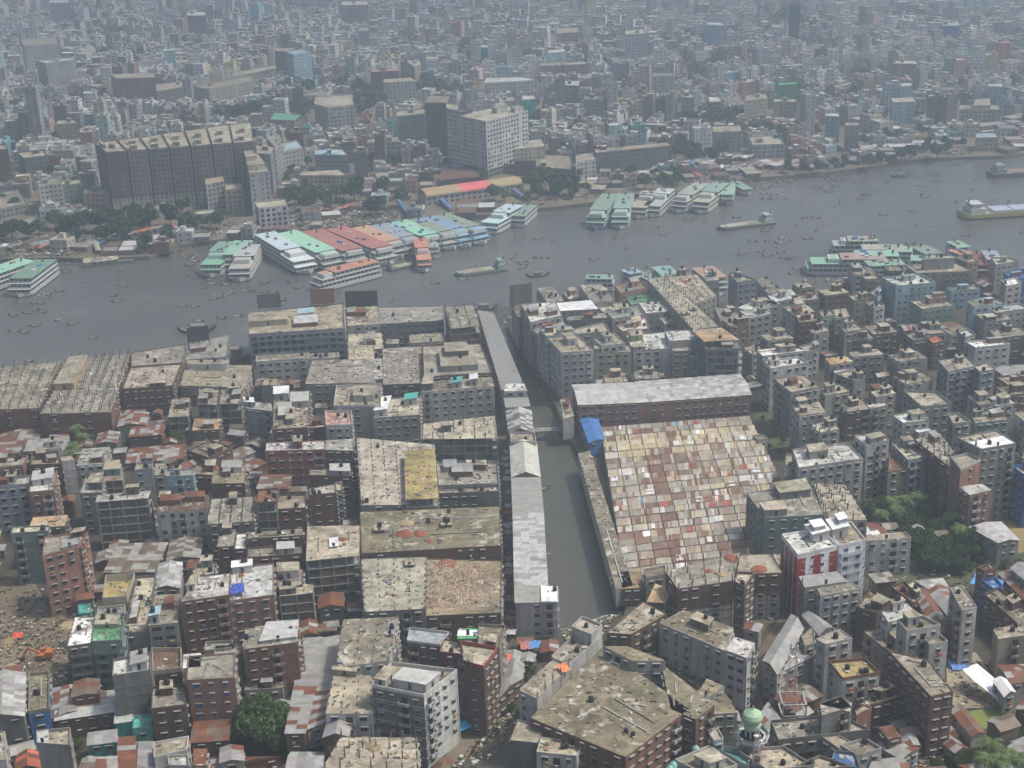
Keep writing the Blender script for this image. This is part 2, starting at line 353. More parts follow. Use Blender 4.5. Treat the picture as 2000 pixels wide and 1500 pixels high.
        for u,v,du,dv,ph,pc in (ps or []):
            if not q4: break
            eu=(Vector(q4[1])-Vector(q4[0])).length; ev=(Vector(q4[3])-Vector(q4[0])).length
            if du is None: du=min(.5,random.uniform(3,4.5)/eu); dv=min(.5,random.uniform(3.2,5.5)/ev)
            c4=[tuple(bil(q4,a_,b_)) for a_,b_ in ((u,v),(min(.985,u+du),v),(min(.985,u+du),min(.985,v+dv)),(u,min(.985,v+dv)))]
            pm=MB(); pcol=cj(pc,.05); pmat='b' if pc in('brick','dbrick','pbrick','red','maroon') else 'w'
            if pc in('wt','ltin','tin','pblue','green','teal') or (isinstance(pc,str) and pc.startswith('tin:')):
                pm.prism(c4,H,H+ph,'w',cj('lgrey'),top=False); sheetroof(pm,shrink(c4,-.3),H+ph,C_[pc],slope=.3,var=.06)
            else:
                pm.prism(c4,H,H+ph,pmat,pcol,top=False); pm.prism(shrink(c4,-.28),H+ph,H+ph+.14,'w',pcol,'r',cj('beige'),bottom=True); pm.prism(shrink(c4,.12),H+ph+.14,H+ph+.15,'r',cj('beige'))
            fi=[]
            for i in range(4):
                a=Vector(c4[i]); b=Vector(c4[(i+1)%4]); e=(b-a).normalized(); nn=Vector((e.y,-e.x))
                if nn.dot(-a)>0: 
                    p=(a+b)/2+nn*.03-e*.45; pm.poly([(p.x,p.y,H+.1),(p.x+e.x*.9,p.y+e.y*.9,H+.1),(p.x+e.x*.9,p.y+e.y*.9,H+2),(p.x,p.y,H+2)],'d',(.04,.04,.045))
            pm.build('stair_head',root,O); ptops.append((c4,H+ph+.16))
        if q4 and not far:
            nt_=tanks if tanks is not None else random.choice([0,1,1,2,3]) if A>40 else 0
            for k in range(nt_):
                if ptops and random.random()<.5: c4,z=random.choice(ptops); c=bil(c4,random.uniform(.3,.7),random.uniform(.3,.7)); 
                else: c=bil(q4,random.uniform(.1,.9),random.uniform(.1,.9)); z=H
                inst('water_tank',tankmesh(),root,(c.x-O[0],c.y-O[1],z-O[2]),random.random()*6,(random.uniform(.75,1),)*3)
            if stub:
                eu=(Vector(q4[1])-Vector(q4[0])).length; ev=(Vector(q4[3])-Vector(q4[0])).length; a_=max(1,round(eu/4.3)); b_=max(1,round(ev/4.3))
                for i in range(a_+1):
                    for j in range(b_+1):
                        if random.random()<.9:
                            c=bil(q4,.02+.96*i/a_,.02+.96*j/b_); inst('column_stub',stubmesh(),root,(c.x-O[0],c.y-O[1],H-O[2]),0,(1,1,stub*random.uniform(.55,1.15)))
            nc=int((clut*1.6 if clut is not None else A/9*random.uniform(.15,1.2))*1.0)
            if nc:
                cm=MB()
                for k in range(min(nc,90)):
                    c=bil(q4,random.uniform(.05,.95),random.uniform(.05,.95)); s=abs(random.gauss(0,.26))+.1; t=abs(random.gauss(0,.36))+.12; g=random.choice([(.1,.09,.08),(.4,.38,.34),(.26,.17,.12),(.25,.23,.2),(.2,.19,.17),(.3,.28,.25),(.5,.49,.46),(.12,.11,.09),(.35,.32,.27),(.12,.15,.2),(.09,.1,.06)])
                    an=random.random()*3; ca,sa=math.cos(an),math.sin(an)
                    qq=[(c.x+ca*x*s-sa*y*t,c.y+sa*x*s+ca*y*t) for x,y in((-1,-1),(1,-1),(1,1),(-1,1))]; cm.prism(qq,H+.004,H+random.uniform(.05,.45),'p',cj(g,.2))
                cm.build('roof_clutter',root,O,kind='stuff')
            if A>120 and not stub and roof not in('yellow','timber'):
                cm=MB()
                for k in range(random.randint(1,4)):
                    if random.random()<.5: u=random.uniform(.15,.85); v0=random.uniform(0,.5); a_,b_=bil(q4,u,v0),bil(q4,u,v0+random.uniform(.25,.5))
                    else: v=random.uniform(.15,.85); u0=random.uniform(0,.5); a_,b_=bil(q4,u0,v),bil(q4,u0+random.uniform(.2,.5),v)
                    cm.bar((a_.x,a_.y,H+.2),(b_.x,b_.y,H+.2),random.uniform(.2,.42),'w',cj(random.choice([(.5,.49,.45),(.28,.26,.23),(.2,.18,.16)])))
                for k in range(random.randint(1,5)):
                    c=bil(q4,random.uniform(.08,.92),random.uniform(.08,.92)); a2=random.random()*3; l=random.uniform(2,6); cm.bar((c.x,c.y,H+.15),(c.x+l*math.cos(a2),c.y+l*math.sin(a2),H+.15),.12,'p',cj((.3,.25,.2),.4))
                cm.build('low_walls_and_pipes',root,O,kind='stuff')
            tn=tin if tin is not None else (random.choice([0,0,1]) if A>90 else 0)
            for k in range(tn):
                u,v=random.uniform(.05,.6),random.uniform(.05,.6); du=min(.35,6/eu) if stub else random.uniform(.2,.4); dv=random.uniform(.2,.35)
                c4=[tuple(bil(q4,a_,b_)) for a_,b_ in ((u,v),(u+du,v),(u+du,v+dv),(u,v+dv))]; cm=MB(); cm.prism(c4,H,H+2.1,'b',cj('brick'),top=False); sheetroof(cm,shrink(c4,-.2),H+2.1,C_[random.choice(['tin','tin','rust','ltin'])],slope=.3); cm.build('roof_shed',root,O)
    BALC={}
    if style in('plain','grid') and not far and n>=4 and windens>.3 and not joinwin:
        for i,a,b,e,L,nn,face in vis:
            if face and L>8 and random.random()<.5:
                nb=max(1,round((L-1)/bays)); kb=random.randrange(nb); BALC[i]=kb; c=a+e*(.5+(L-1)*(kb+.5)/nb); bk=random.randrange(3)
                for s in range(1,n): inst('balcony',balcmesh(bk),root,(c.x-O[0],c.y-O[1],s*fh),math.atan2(e.y,e.x))
    # windows
    wins=[]
    if style not in('frame','blank') :
        r0=random.random(); jm=MB()
        W=win or random.choice([(1.5,1.25),(1.3,1.15),(1.7,1.3)])
        pcs=wc or (.018,.02,.024)
        for i,a,b,e,L,nn,face in vis:
            if L<2.2 or (sides and i not in sides and face): continue
            if far and not face: continue
            nb=max(1,round((L-1)/bays)); pat=[random.random() for _ in range(nb)]
            for s in range(n):
                if style=='shed' and s<n-1 and n>1 and random.random()<.5: continue
                z=base+(s+.52)*fh
                for k in range(nb):
                    if pat[k]>windens or random.random()<.06 or (BALC.get(i)==k and s>0): continue
                    c=a+e*(.5+(L-1)*(k+.5)/nb); wins.append((c.x+nn.x*.003,c.y+nn.y*.003,z,math.atan2(e.y,e.x),face,nn,W[0]*(.6 if pat[k]<.12 else 1),W[1]))
        BL.append(dict(root=root,O=O,wins=wins,far=far,join=joinwin,frc=frc,pc=pcs,shade=shade,cap=300,fcc=frc))
    BL[-1:] and None
    for i,a,b,e,L,nn,face in vis:
        if face and ko>0:
            zb=base+(H-base)*(1-ko); KO.append([px((a.x,a.y,H)),px((b.x,b.y,H)),px((b.x,b.y,zb)),px((a.x,a.y,zb))])
    if ko>=0: KO.append(rp)
    FOOT.append(pts); TRI.append((pts,H,base))
    fl=SW.get(n,'tall'); 
    if desc is None:
        if style=='shed': desc=f"{'low' if n<2 else 'tall'} shed with {nm(roof)} sheet roof"
        else: desc=f"{nm(wall)} {fl}-storey building"+(', bare columns on roof' if stub else '' )+(' with open frame' if style=='frame' else '')
        if gable is not None: desc=f"{nm(wall)} building under {nm(roof)} metal roof"
    tag(root,cat or ('shed' if style=='shed' else 'building'),desc,(cx,cy,H),group,label)
    root['_h']=H
    return root,pts,H
FOOT=[]; TRI=[]
def do_windows():
    V=[];F=[]
    for pts,H,b in TRI:
        i=len(V); n=len(pts); V+= [(p[0],p[1],b) for p in pts]+[(p[0],p[1],H) for p in pts]
        for k in range(n): F.append((i+k,i+(k+1)%n,i+n+(k+1)%n,i+n+k))
        F.append(tuple(range(i+n,i+2*n)))
    bvh=BVHTree.FromPolygons(V,F); cnt=0
    for r in BL:
        jm=MB(); cl=MB(); nobj=0; O=r['O']
        fc=C_[r['frc']] if isinstance(r['frc'],str) else r['frc']
        for (x,y,z,rz,face,nn,w,h) in r['wins']:
            ok=False
            if face and not r['join']:
                p=Vector((x+nn.x*.4,y+nn.y*.4,z)); d=CP-p; u,v=px(p)
                if -20<u<2020 and -20<v<1530:
                    ok=bvh.ray_cast(p,d.normalized(),d.length)[0] is None
            if ok and random.random()<.16:
                e=Vector((math.cos(rz),math.sin(rz))); q=random.choice([(.45,.1,.08),(.5,.48,.42),(.1,.16,.35),(.6,.6,.58),(.15,.3,.25),(.4,.3,.12),(.1,.09,.09)]); u0=random.uniform(-1,.2); ww=random.uniform(.5,1.3); zz=z-h/2-random.uniform(.1,.5); hh=random.uniform(.5,.9)
                b0=(x+nn.x*.2+e.x*u0,y+nn.y*.2+e.y*u0); b1=(b0[0]+e.x*ww,b0[1]+e.y*ww); c0=(b0[0]+nn.x*.35,b0[1]+nn.y*.35); c1=(b1[0]+nn.x*.35,b1[1]+nn.y*.35); cl.prism([b0,c0,c1,b1],zz-hh,zz,'p',cj(q,.2),bottom=True)
            if ok and nobj<290:
                grid=1
                inst('window',winmesh(round(w,2),round(h,2),r['frc'],r['pc'],r['shade'],'',grid),r['root'],(x-O[0],y-O[1],z-O[2]),rz); nobj+=1; cnt+=1
            else:
                e=Vector((math.cos(rz),math.sin(rz))); a=w/2; b=h/2
                def q(o,a0,a1,b0,b1,m,c): jm.poly([(x+nn.x*o+e.x*a0,y+nn.y*o+e.y*a0,z+b0),(x+nn.x*o+e.x*a1,y+nn.y*o+e.y*a1,z+b0),(x+nn.x*o+e.x*a1,y+nn.y*o+e.y*a1,z+b1),(x+nn.x*o+e.x*a0,y+nn.y*o+e.y*a0,z+b1)],m,c)
                q(.05,-a,a,-b,b,'d',r['pc'])
                if not r['far']:
                    q(.06,-.04,.04,-b,b,'p',fc); o2=.5
                    if r['shade']: jm.poly([(x+e.x*-a,y+e.y*-a,z+b+.15),(x+nn.x*o2-e.x*a,y+nn.y*o2-e.y*a,z+b+.15),(x+nn.x*o2+e.x*a,y+nn.y*o2+e.y*a,z+b+.15),(x+e.x*a,y+e.y*a,z+b+.15)],'w',(.3,.3,.29))
        jm.build('windows',r['root'],O,kind='stuff'); cl.build('laundry_and_boxes',r['root'],O,kind='stuff')
    print('window objects',cnt)
# ---------------- trees
def leafblob(m,cx,cy,cz,rx,rz,n,s,base,var=.35):
    for _ in range(n):
        while 1:
            a,b,c=random.uniform(-1,1),random.uniform(-1,1),random.uniform(-1,1); d=a*a+b*b+c*c
            if d<1 and d>.25: break
        x,y,z=cx+a*rx,cy+b*rx,cz+c*rz
        u=Vector((random.gauss(0,1),random.gauss(0,1),random.gauss(0,1))).normalized(); v=u.cross(Vector((random.gauss(0,1),random.gauss(0,1),random.gauss(0,1)))).normalized()
        k=s*random.uniform(.6,1.3); p=Vector((x,y,z)); m.poly([p+u*k,p+v*k*.6,p-u*k,p-v*k*.6],'l',cj(base,var))
TM={}
def treemesh(v,lod):
    k=(v,lod)
    if k in TM: return TM[k]
    rnd=random.getstate(); random.seed(100+v*7+lod); nl,nq,s=((46,420,.062),(20,90,.12),(11,36,.2))[lod]
    base=[(.055,.095,.030),(.045,.085,.035),(.075,.115,.035),(.05,.075,.03)][v%4]
    t=MB(); t.cyl(0,0,0,.55,.045,7,'w',(.13,.10,.075),.03)
    for k2 in range(5):
        a=k2*1.256+v; t.bar((0,0,.4),(.45*math.cos(a),.45*math.sin(a),.75+.1*random.random()),.035,'w',(.13,.10,.075))
    m=MB(); tn=cj(base,.1)
    for i in range(nl):
        while 1:
            a,b,c=random.uniform(-1,1),random.uniform(-1,1),random.uniform(-.75,1)
            if a*a+b*b+c*c<1: break
        rr=random.uniform(.2,.36); leafblob(m,a*.72,b*.72,.95+c*.38,rr,rr*.75,nq,s,cj(tn,.18),.28)
    TM[k]=(t.mesh('trunk'),m.mesh('crown')); random.setstate(rnd); return TM[k]
def palmmesh(v):
    k=('palm',v)
    if k in TM: return TM[k]
    t=MB(); 
    for i in range(5): t.cyl(.04*i*i/16,0,i*1.9,(i+1)*1.9,.2-.015*i,7,'w',(.2,.17,.13),.19-.015*i,cap=False)
    m=MB(); rnd=random.getstate(); random.seed(v)
    for f in range(22):
        a=f*2.4; el=random.uniform(-.1,.9); L=random.uniform(3.2,4.4); pr=None
        for sgm in range(7):
            u=sgm/6; r=L*u*math.cos(el*(1-.6*u)); z=9.6+L*(math.sin(el)*u-.75*u*u); p=Vector((.04+r*math.cos(a),r*math.sin(a),z)); 
            if pr:
                d=(p-pr).normalized(); sd_=d.cross(Vector((0,0,1))).normalized(); wd=1.3*math.sin(3.14*min(.97,u*.9+.08)); c=cj((.075,.115,.035),.3)
                for q in range(2):
                    pa=pr+(p-pr)*(q/2); 
                    for sg in(-1,1): m.poly([pa,pa+d*.3,pa+sd_*sg*wd+d*.45+Vector((0,0,-.35*wd))],'l',cj(c,.2))
            pr=p
    random.setstate(rnd); TM[k]=(t.mesh('trunk'),m.mesh('crown')); return TM[k]
def tree(x,y,rpx,lod=1,hr=None,desc=None,label=None,group=None,v=None,z0=0,palm=False,world=None):
    """x,y: centre of the crown in the photo, rpx: its half width there"""
    g=P(x,y,6); r=rpx*((g-CP).length)/FPX; H=(hr or 1.15)*r*1.05
    if world: g=Vector((world[0],world[1],0)); r=world[2]; H=1.2*r
    else:
        g=P(x,y,z0+H*.95 if not palm else z0+9.5)
    v=random.randrange(4) if v is None else v
    if palm:
        t,c=palmmesh(v); root=empty('palm_tree',(g.x,g.y,z0)); sc=(1,1,1); rz=random.random()*6
        if world: pass
        inst('trunk',t,root,(0,0,0),rz,sc); inst('crown',c,root,(0,0,0),rz,sc); tag(root,'palm tree',desc or 'coconut palm with arching green fronds',(g.x,g.y,9),group,label)
    else:
        t,c=treemesh(v,lod); root=empty('tree',(g.x,g.y,z0)); rz=random.random()*6; sc=(r,r,H)
        inst('trunk',t,root,(0,0,0),rz,sc); inst('crown',c,root,(0,0,0),rz,sc); tag(root,'tree',desc or 'dark green bushy tree',(g.x,g.y,H),group,label)
    FOOTT.append((g.x,g.y,r if not palm else 1.5)); return root
FOOTT=[]
# ---------------- setting: water, land, lanes
def struct(mb,name,off=(0,0,0)):
    o=mb.build(name,None,off); o['kind']='structure'; return o
m=MB(); m.poly([(-3200,-700,WZ),(3200,-700,WZ),(3200,5200,WZ),(-3200,5200,WZ)],'h',(.115,.115,.108)); struct(m,'river_water')
m=MB(); m.poly([(-3200,-700,-6),(3200,-700,-6),(3200,5200,-6),(-3200,5200,-6)],'g',(.12,.11,.09)); struct(m,'river_bed')
def W(s,z=0): return [tuple(P(x,y,z).xy) for x,y in parse(s)]
bankW=W("-300,835 0,772 120,750 256,732 360,718 484,692 680,662 870,655 948,652 964,652")
canW=W("1019,795 1034,850 1045,915 1058,1060 1070,1190 1086,1246 1150,1236 1216,1202")
canE=W("990,634 1005,672 1050,737 1085,792 1100,840 1118,862 1140,905 1190,1080 1226,1176 1216,1202")
bankE=W("990,634 1040,618 1130,604 1300,592 1400,592 1530,602 1600,588 1640,564 1720,558 1780,554 1860,547 2100,530")
far_=W("-300,545 0,506 100,503 200,505 290,500 312,495 350,478 440,466 500,462 600,452 760,432 900,424 1040,408 1170,394 1240,380 1310,376 1430,352 1500,345 1600,338 1700,325 1800,309 1880,306 1960,304 2010,296 2300,262")
ditch=W("1076,1394 1040,1440 1000,1475 985,1560 840,1560 905,1470 975,1415 1012,1384")
def land(name,pts,c):
    m=MB(); m.prism(ccw(pts),-6,0,'g',c,'g',c,top=False)
    import mathutils
    from mathutils.geometry import tessellate_polygon
    q=ccw(pts)
    for t in tessellate_polygon([[Vector((p[0],p[1],0)) for p in q]]):
        tri=[(q[i][0],q[i][1],0) for i in t]; a=(Vector(tri[1])-Vector(tri[0])).cross(Vector(tri[2])-Vector(tri[0]))
        m.poly(tri if a.z>0 else tri[::-1],'g',c)
    struct(m,name)
endc=canE[-1]
# near land, west and east of the canal, with the ditch cut between them at the bottom
d=ditch
south=-650
land('near_land',bankW+canW+[tuple(Vector(canW[-1])*.5+Vector(d[0])*.5+Vector((2,0)))]+[d[0]]+d[1:4]+[(d[3][0],south),(d[4][0],south)]+d[4:]+[(d[-1][0]-.5,d[-1][1]+2),(-2600,d[-1][1]+30),(-2600,bankW[0][1])] if False else
     bankW+canW+[(endc[0],endc[1]-1),(d[0][0],d[0][1]+1),d[7],d[6],d[5],d[4],(d[4][0],south),(-2600,south),(-2600,bankW[0][1]+40)],(.085,.075,.06))
land('east_land',[(endc[0],endc[1]-1)]+[canE[i] for i in range(len(canE)-2,-1,-1)]+bankE[1:]+[(2600,bankE[-1][1]+60),(2600,south),(d[3][0],south),d[3],d[2],d[1],(d[0][0],d[0][1]+1)],(.085,.075,.06))
land('far_land',far_+[(3000,far_[-1][1]+400),(3000,5000),(-3000,5000),(-3000,far_[0][1]-60)],(.19,.16,.12))
NOGO=[]  # world polygons where nothing is filled in
def sheet(name,s,c,z=.004,nogo=True,mt='g'):
    pts=W(s); m=MB(); m.poly([(p[0],p[1],z) for p in ccw(pts)],mt,c); struct(m,name)
    if nogo: NOGO.append(pts)
sheet('lane',"975,1300 1004,1250 1000,930 985,800 960,700 940,655 925,655 945,720 966,800 976,930",(.13,.105,.085))
sheet('road',"1400,1500 1470,1380 1450,1330 1500,1240 1540,1180 1560,1190 1510,1280 1480,1340 1500,1400 1450,1500",(.17,.13,.10))
sheet('demolition_yard',"-60,1150 60,1120 100,1200 165,1210 130,1300 120,1400 95,1400 92,1325 -60,1350",(.20,.165,.12))
sheet('sand_lot',"1848,1290 1905,1275 1955,1345 1960,1385 1870,1385 1850,1370",(.36,.32,.24),z=.3)
sheet('pond',"1880,1392 1950,1378 1985,1400 1960,1420 1900,1425",(.17,.21,.055),z=.008,mt='p')
sheet('weedy_channel',"1690,1140 1800,1100 1900,1090 2000,1080 2000,1110 1880,1150 1780,1165",(.10,.11,.06))
sheet('weed_street',"1470,795 1500,790 1560,880 1530,920 1500,850",(.10,.11,.05))
sheet('courtyard',"1255,1245 1290,1240 1420,1330 1395,1370 1300,1300",(.12,.12,.06))
sheet('yard',"1445,1245 1460,1195 1520,1190 1520,1205 1470,1250",(.14,.14,.07))
sheet('market_footing',"1150,900 1180,850 1470,840 1620,1120 1240,1190 1215,1180",(.12,.10,.09),z=.006)
sheet('yellow_yard',"1930,1010 2010,1000 2060,1060 1960,1090",(.30,.24,.12))
sheet('river_path',"860,1500 890,1440 960,1400 985,1385 1000,1400 930,1450 900,1500",(.2,.17,.13),z=.012)

m=MB(); cw=W("940,600 1000,600 1000,640 1060,735 1110,800 1130,860 1240,1180 1225,1230 1080,1260 1040,1000 1010,800 950,640",WZ); m.poly([(p[0],p[1],WZ+.02) for p in ccw(cw)],'h',(.078,.079,.062)); struct(m,'canal_water')
# ---------------- near buildings, left bank: roof corners in the photo, storeys, wall, roof
X=lambda q,n,w,r='beige',**k: B(q,n,w,r,**k)
X("-60,802 76,797 119,706 -40,722",4,'brick','beige',stub=1.6,pent=[],tanks=0,tin=0,label="long brick-walled slab with rows of bare columns, left riverside edge",windens=.6)
X("78,808 216,805 255,690 140,702",4,'brick','beige',stub=2.6,pent=[(.02,.4,.3,.52,3.0,'timber')],tanks=0,tin=0,label="brick building with forest of bare columns on its roof by river",windens=.4)
X("238,763 337,757 355,712 256,719",4,'dbrick','grey',tanks=1,pent=[(.55,.02,.3,.12,2.2,'dgrey')],tin=0,windens=.9)
X("257,717 355,710 363,673 256,690",4,'dgrey','grey',pent=[],tanks=2,tin=0,par=.5)
X("358,703 440,697 446,655 372,672",3,'grey','grey',pent=[])
X("352,753 478,757 494,713 362,715",3,'grey','beige',tanks=3,pent=[(.05,.8,.6,.18,2.6,'white')])
X("385,789 425,791 432,762 388,760",4,'dgrey','tan',style='frame',stub=1.5)
X("428,790 470,788 482,756 431,762",4,'dbrick','tan',style='frame',stub=2.2)
X("375,841 427,838 433,815 380,815",2,'brown','timber',stub=0,pent=[],tanks=0,par=0,label="low building under a bright orange timber formwork roof")
X("328,815 368,813 372,780 336,780",3,'dgrey','tan',style='frame')
X("486,656 674,644 671,594 488,611",5,'bgrey','beige',style='balcony',par=.9,pent=[(.0,.35,.4,.3,2.8,'cream'),(.52,.5,.16,.2,3.2,'pblue')],tanks=0,win=(2.2,1.6),label="long riverside hall with small pale dome and grey balconies")
X("500,708 602,701 604,690 500,696",4,'white','tan',pent=[],tin=0,windens=1)
X("602,701 663,698 662,688 604,690",4,'lgrey','tan',pent=[],tin=0)
X("596,750 731,747 731,701 610,704",4,'grey','tan',pent=[],tanks=0,tin=0,par=0,label="flat roof with dark red oxide patch, overhanging slab")
X("731,741 748,740 746,681 731,682",4,'grey','lgrey',pent=[],tin=0,par=0)
X("674,638 742,634 738,598 672,601",4,'lgrey','beige',pent=[],tin=2)
X("742,634 867,627 865,598 738,601",4,'dgrey','grey',pent=[],tin=0,label="long grey riverside roof with dark open gallery below")
X("681,704 748,700 745,650 680,653",4,'white','beige',tanks=1,tin=1)
X("748,753 828,750 825,676 747,681",4,'dbrick','tan',pent=[],tin=0,par=.4)
X("800,671 868,668 868,650 800,655",4,'grey','lgrey',pent=[],tin=0)
X("828,737 960,729 938,672 826,677",5,'brick','tan',pent=[(.27,.12,.55,.62,2.6,'grey'),(.36,.42,.36,.3,5,'dgrey')],tin=0,par=.4,label="broad weathered roof carrying a two-tier grey penthouse")
X("880,642 938,637 925,596 868,600",6,'brick','tan',style='frame',stub=1.8,label="unfinished brick block with scaffold columns at the canal mouth",windens=.9)
X("822,766 965,754 960,736 826,746",5,'lgrey','lgrey',windens=1,pent=[(.42,.1,.14,.5,2.6,'teal'),(.68,.2,.1,.5,3,'wt'),(.02,.1,.14,.7,3,'dgrey')],tanks=1,tin=0,win=(1.3,1.15),label="grey five-storey block with turquoise and white roof boxes")
X("822,858 972,856 966,812 824,828",5,'dgrey','cream',style='frame',stub=2.6,label="pale new slab bristling with rebar beside the lane")
X("706,987 856,985 848,868 697,855",5,'grey','beige',pent=[(.05,.03,.05,.04,2,'white'),(.62,.12,.0,.0,2,'grey')][:1],stub=.8,tin=0,label="huge grid-ribbed concrete roof beside yellow tarpaulin slab")
X("792,976 857,973 849,876 789,880",6,'brown','yellow',style='frame',pent=[],tanks=0,par=0,label="raised slab covered with a yellow formwork sheet",windens=.1)
X("857,952 975,948 972,905 852,905",5,'grey','beige',pent=[(.12,.62,.2,.3,2,'tin'),(.5,.68,.3,.2,2.2,'rust')],tin=1,clut=60)
X("857,968 975,963 973,951 857,956",5,'dgrey','tan',pent=[],tin=0,windens=.3)
X("850,892 968,888 966,866 850,868",2,'dgrey','dgrey',pent=[],tin=0)
X("706,1082 979,1066 976,989 703,1000",5,'dbrick','moss',pent=[(.1,.45,.07,.12,1.2,'dgrey'),(.58,.5,.07,.12,1.2,'dgrey')],tanks=5,tin=0,clut=50,windens=.3,par=.2,label="widest stained concrete roof, with orange brick chips")
X("711,1196 831,1190 834,1088 705,1092",5,'dgrey','beige',pent=[(.68,.8,.12,.12,1,'dgrey')],tanks=0,tin=0,stub=.7,par=.15,label="pale concrete roof slab left of timber props")
X("831,1205 978,1198 980,1096 835,1092",4,'dbrick',(.30,.235,.16),pent=[],tanks=0,tin=0,clut=60,par=.3,label="brick building whose roof holds a field of timber props")
X("479,797 532,803 530,788 476,783",5,'bgrey','grey',tanks=3,pent=[(.0,.2,.35,.6,2.2,'wt')],wc=(.03,.08,.25),tin=0)
X("533,840 600,836 606,764 535,765",5,'brick','tan',pent=[(.02,.75,.4,.2,3,'wt'),(.5,.55,.48,.25,2.6,'ltin'),(.4,.1,.2,.3,2.6,'grey')])
X("652,796 744,795 745,753 657,757",6,'grey','beige',parc='white',par=1,pent=[(.42,.25,.45,.45,2.8,'lgrey')],tin=0,label="roof garden with white parapet and grey penthouse")
X("637,834 688,833 687,806 635,806",6,'lgrey','pink',pent=[],tanks=2,tin=0,parc='white',par=.9,wall2={0:'lgrey'},label="narrow house with pink and yellow terrace roof")
X("730,818 820,812 822,775 745,782",5,'grey','tan',pent=[(.0,.1,.28,.7,2.8,'wt'),(.62,.6,.3,.3,2.6,'teal')],windens=1)
X("519,882 634,879 634,862 520,866",5,'red','white',pent=[(.48,.2,.14,.7,3,'red')],tin=0,windens=1,band='pink',label="long red-pink five-storey brick block with white roof")
X("635,879 688,880 690,857 636,860",5,'dbrick','grey',pent=[],tin=0)
X("576,843 637,837 636,830 575,838",4,'maroon','white',pent=[],tin=0)
X("525,856 573,848 573,826 530,845",4,'brick','tin',pent=[(.1,.1,.4,.4,2,'ltin'),(.55,.2,.4,.6,2,'tin')],tin=0)
X("605,930 688,932 686,916 605,918",4,'dbrick','grey',pent=[(.5,.1,.45,.8,2.2,'ltin')],tin=0)
X("605,968 657,964 655,946 604,955",6,'brick','tan',pent=[],tin=0,style='grid')
X("657,962 670,962 668,944 656,946",5,'grey','tan',pent=[],tin=0,tanks=0)
X("413,945 478,945 480,910 418,912",5,'brick','moss',pent=[(.3,.6,.6,.35,2.4,'tin')],par=.2)
X("404,1024 496,1018 499,970 412,975",5,'dgrey','tan',stub=2.4,pent=[(.45,.7,.15,.25,2.6,'dbrick')],tin=0,label="grey block with tall bare roof columns left of brick frames")
X("500,986 540,984 545,957 506,960",6,'brick','rust',pent=[],par=1,style='frame')
X("541,996 597,993 597,968 545,968",5,'brick','tan',pent=[],tin=0,style='grid',windens=1)
X("598,1096 701,1085 702,1026 600,1028",6,'brown','tan',style='frame',windens=.7,pent=[(.45,.3,.14,.25,.6,'wt')],label="open-sided frame building left of widest stained roof")
X("484,1052 591,1045 591,1032 483,1040",6,'dbrick','tan',pent=[],tanks=3)
X("484,1091 591,1083 590,1068 485,1072",5,'brick','beige',pent=[(.55,.2,.3,.7,2,'ltin')],tin=0)
X("424,1068 457,1066 461,1034 430,1035",5,'dbrick','tan',tin=0,tanks=1)
X("458,1074 480,1073 482,1042 462,1044",5,'dbrick','white',tin=0,pent=[],tanks=0)
X("449,1176 535,1164 535,1102 451,1112",6,'pbrick','white',pent=[(.05,.82,.45,.16,2.6,'wt')],tanks=2,tin=0,wc=(.05,.14,.17),windens=1,label="brick block whose white roof holds a dark blue tarpaulin barrel")
X("541,1150 592,1146 592,1112 541,1114",5,'dbrick','tan',pent=[(.05,.5,.8,.45,2.8,'white')],tin=0)
X("545,1165 612,1158 612,1140 546,1146",5,'dbrick','beige',pent=[(.05,.1,.45,.6,2,'moss')],style='frame')
X("353,1176 447,1162 449,1120 383,1128",7,'brick','white',pent=[(.0,.4,.2,.4,2.4,'white')],par=.1,tin=0,windens=1,label="tall dark brick tower with whitewashed roof")
X("289,1222 347,1216 352,1160 303,1162",5,'grey','beige',pent=[(.05,.05,.35,.25,2.7,'pblue')],tin=1,win=(2.6,1.3),shade=False,windens=1,label="grey block with arched gallery openings and pale roof")
X("131,1264 178,1257 186,1206 146,1206",5,'dgrey','wt',style='balcony',pent=[(.45,.98,.0,.0,1,'grey')][:0],par=.3,tin=0,label="dark balcony block with peeling white roof")
X("179,1257 238,1254 243,1208 187,1209",5,'gteal','green',style='balcony',pent=[(.05,.6,.8,.38,1.4,'cream')],par=.8,tin=0,label="balcony block with bright green roof floor")
X("240,1241 289,1238 305,1127 268,1130",4,'dgrey','beige',tin=1,pent=[])
X("300,1150 350,1148 355,1100 312,1102",3,'grey','ltin',style='shed',roofs=['ltin','tin'],gable=1.2)
X("202,1181 249,1177 265,1132 208,1136",4,'yellow','yellow',pent=[],par=2.4,parc='cream',tanks=0,tin=0,label="roofless upper rooms with bright yellow walls")
X("190,1205 243,1202 245,1185 192,1190",4,'lgrey','tin',pent=[],tin=0,tanks=2)
X("154,1200 176,1198 177,1180 153,1182",4,'teal','teal',pent=[],tin=0,tanks=0,par=.3,label="small turquoise roof room beside brick tower")
X("83,1088 151,1069 172,1041 88,1051",7,'pbrick','beige',style='grid',pent=[(.55,.1,.43,.35,.9,'tin'),(.72,.7,.25,.25,2.3,'dbrick')],tanks=0,tin=0,windens=1,par=.5,label="tall brown brick tower block with ragged roof edge")
X("21,1044 93,1039 98,1029 26,1030",6,'gteal','cream',tanks=3,pent=[],tin=0)
X("56,1032 127,1027 133,1006 65,1010",5,'brown','timber',pent=[],tanks=0,par=0,label="building under ragged brown timber roof deck")
X("-30,957 57,948 60,932 -20,937",6,'bgrey','tin',tin=1,windens=1)
X("57,965 106,961 112,922 63,930",6,'pbrick','white',pent=[(.1,.4,.8,.5,2.4,'ltin')],tin=0,windens=1)
X("-40,920 45,912 55,893 -30,897",6,'pbrick','tan',tin=1)
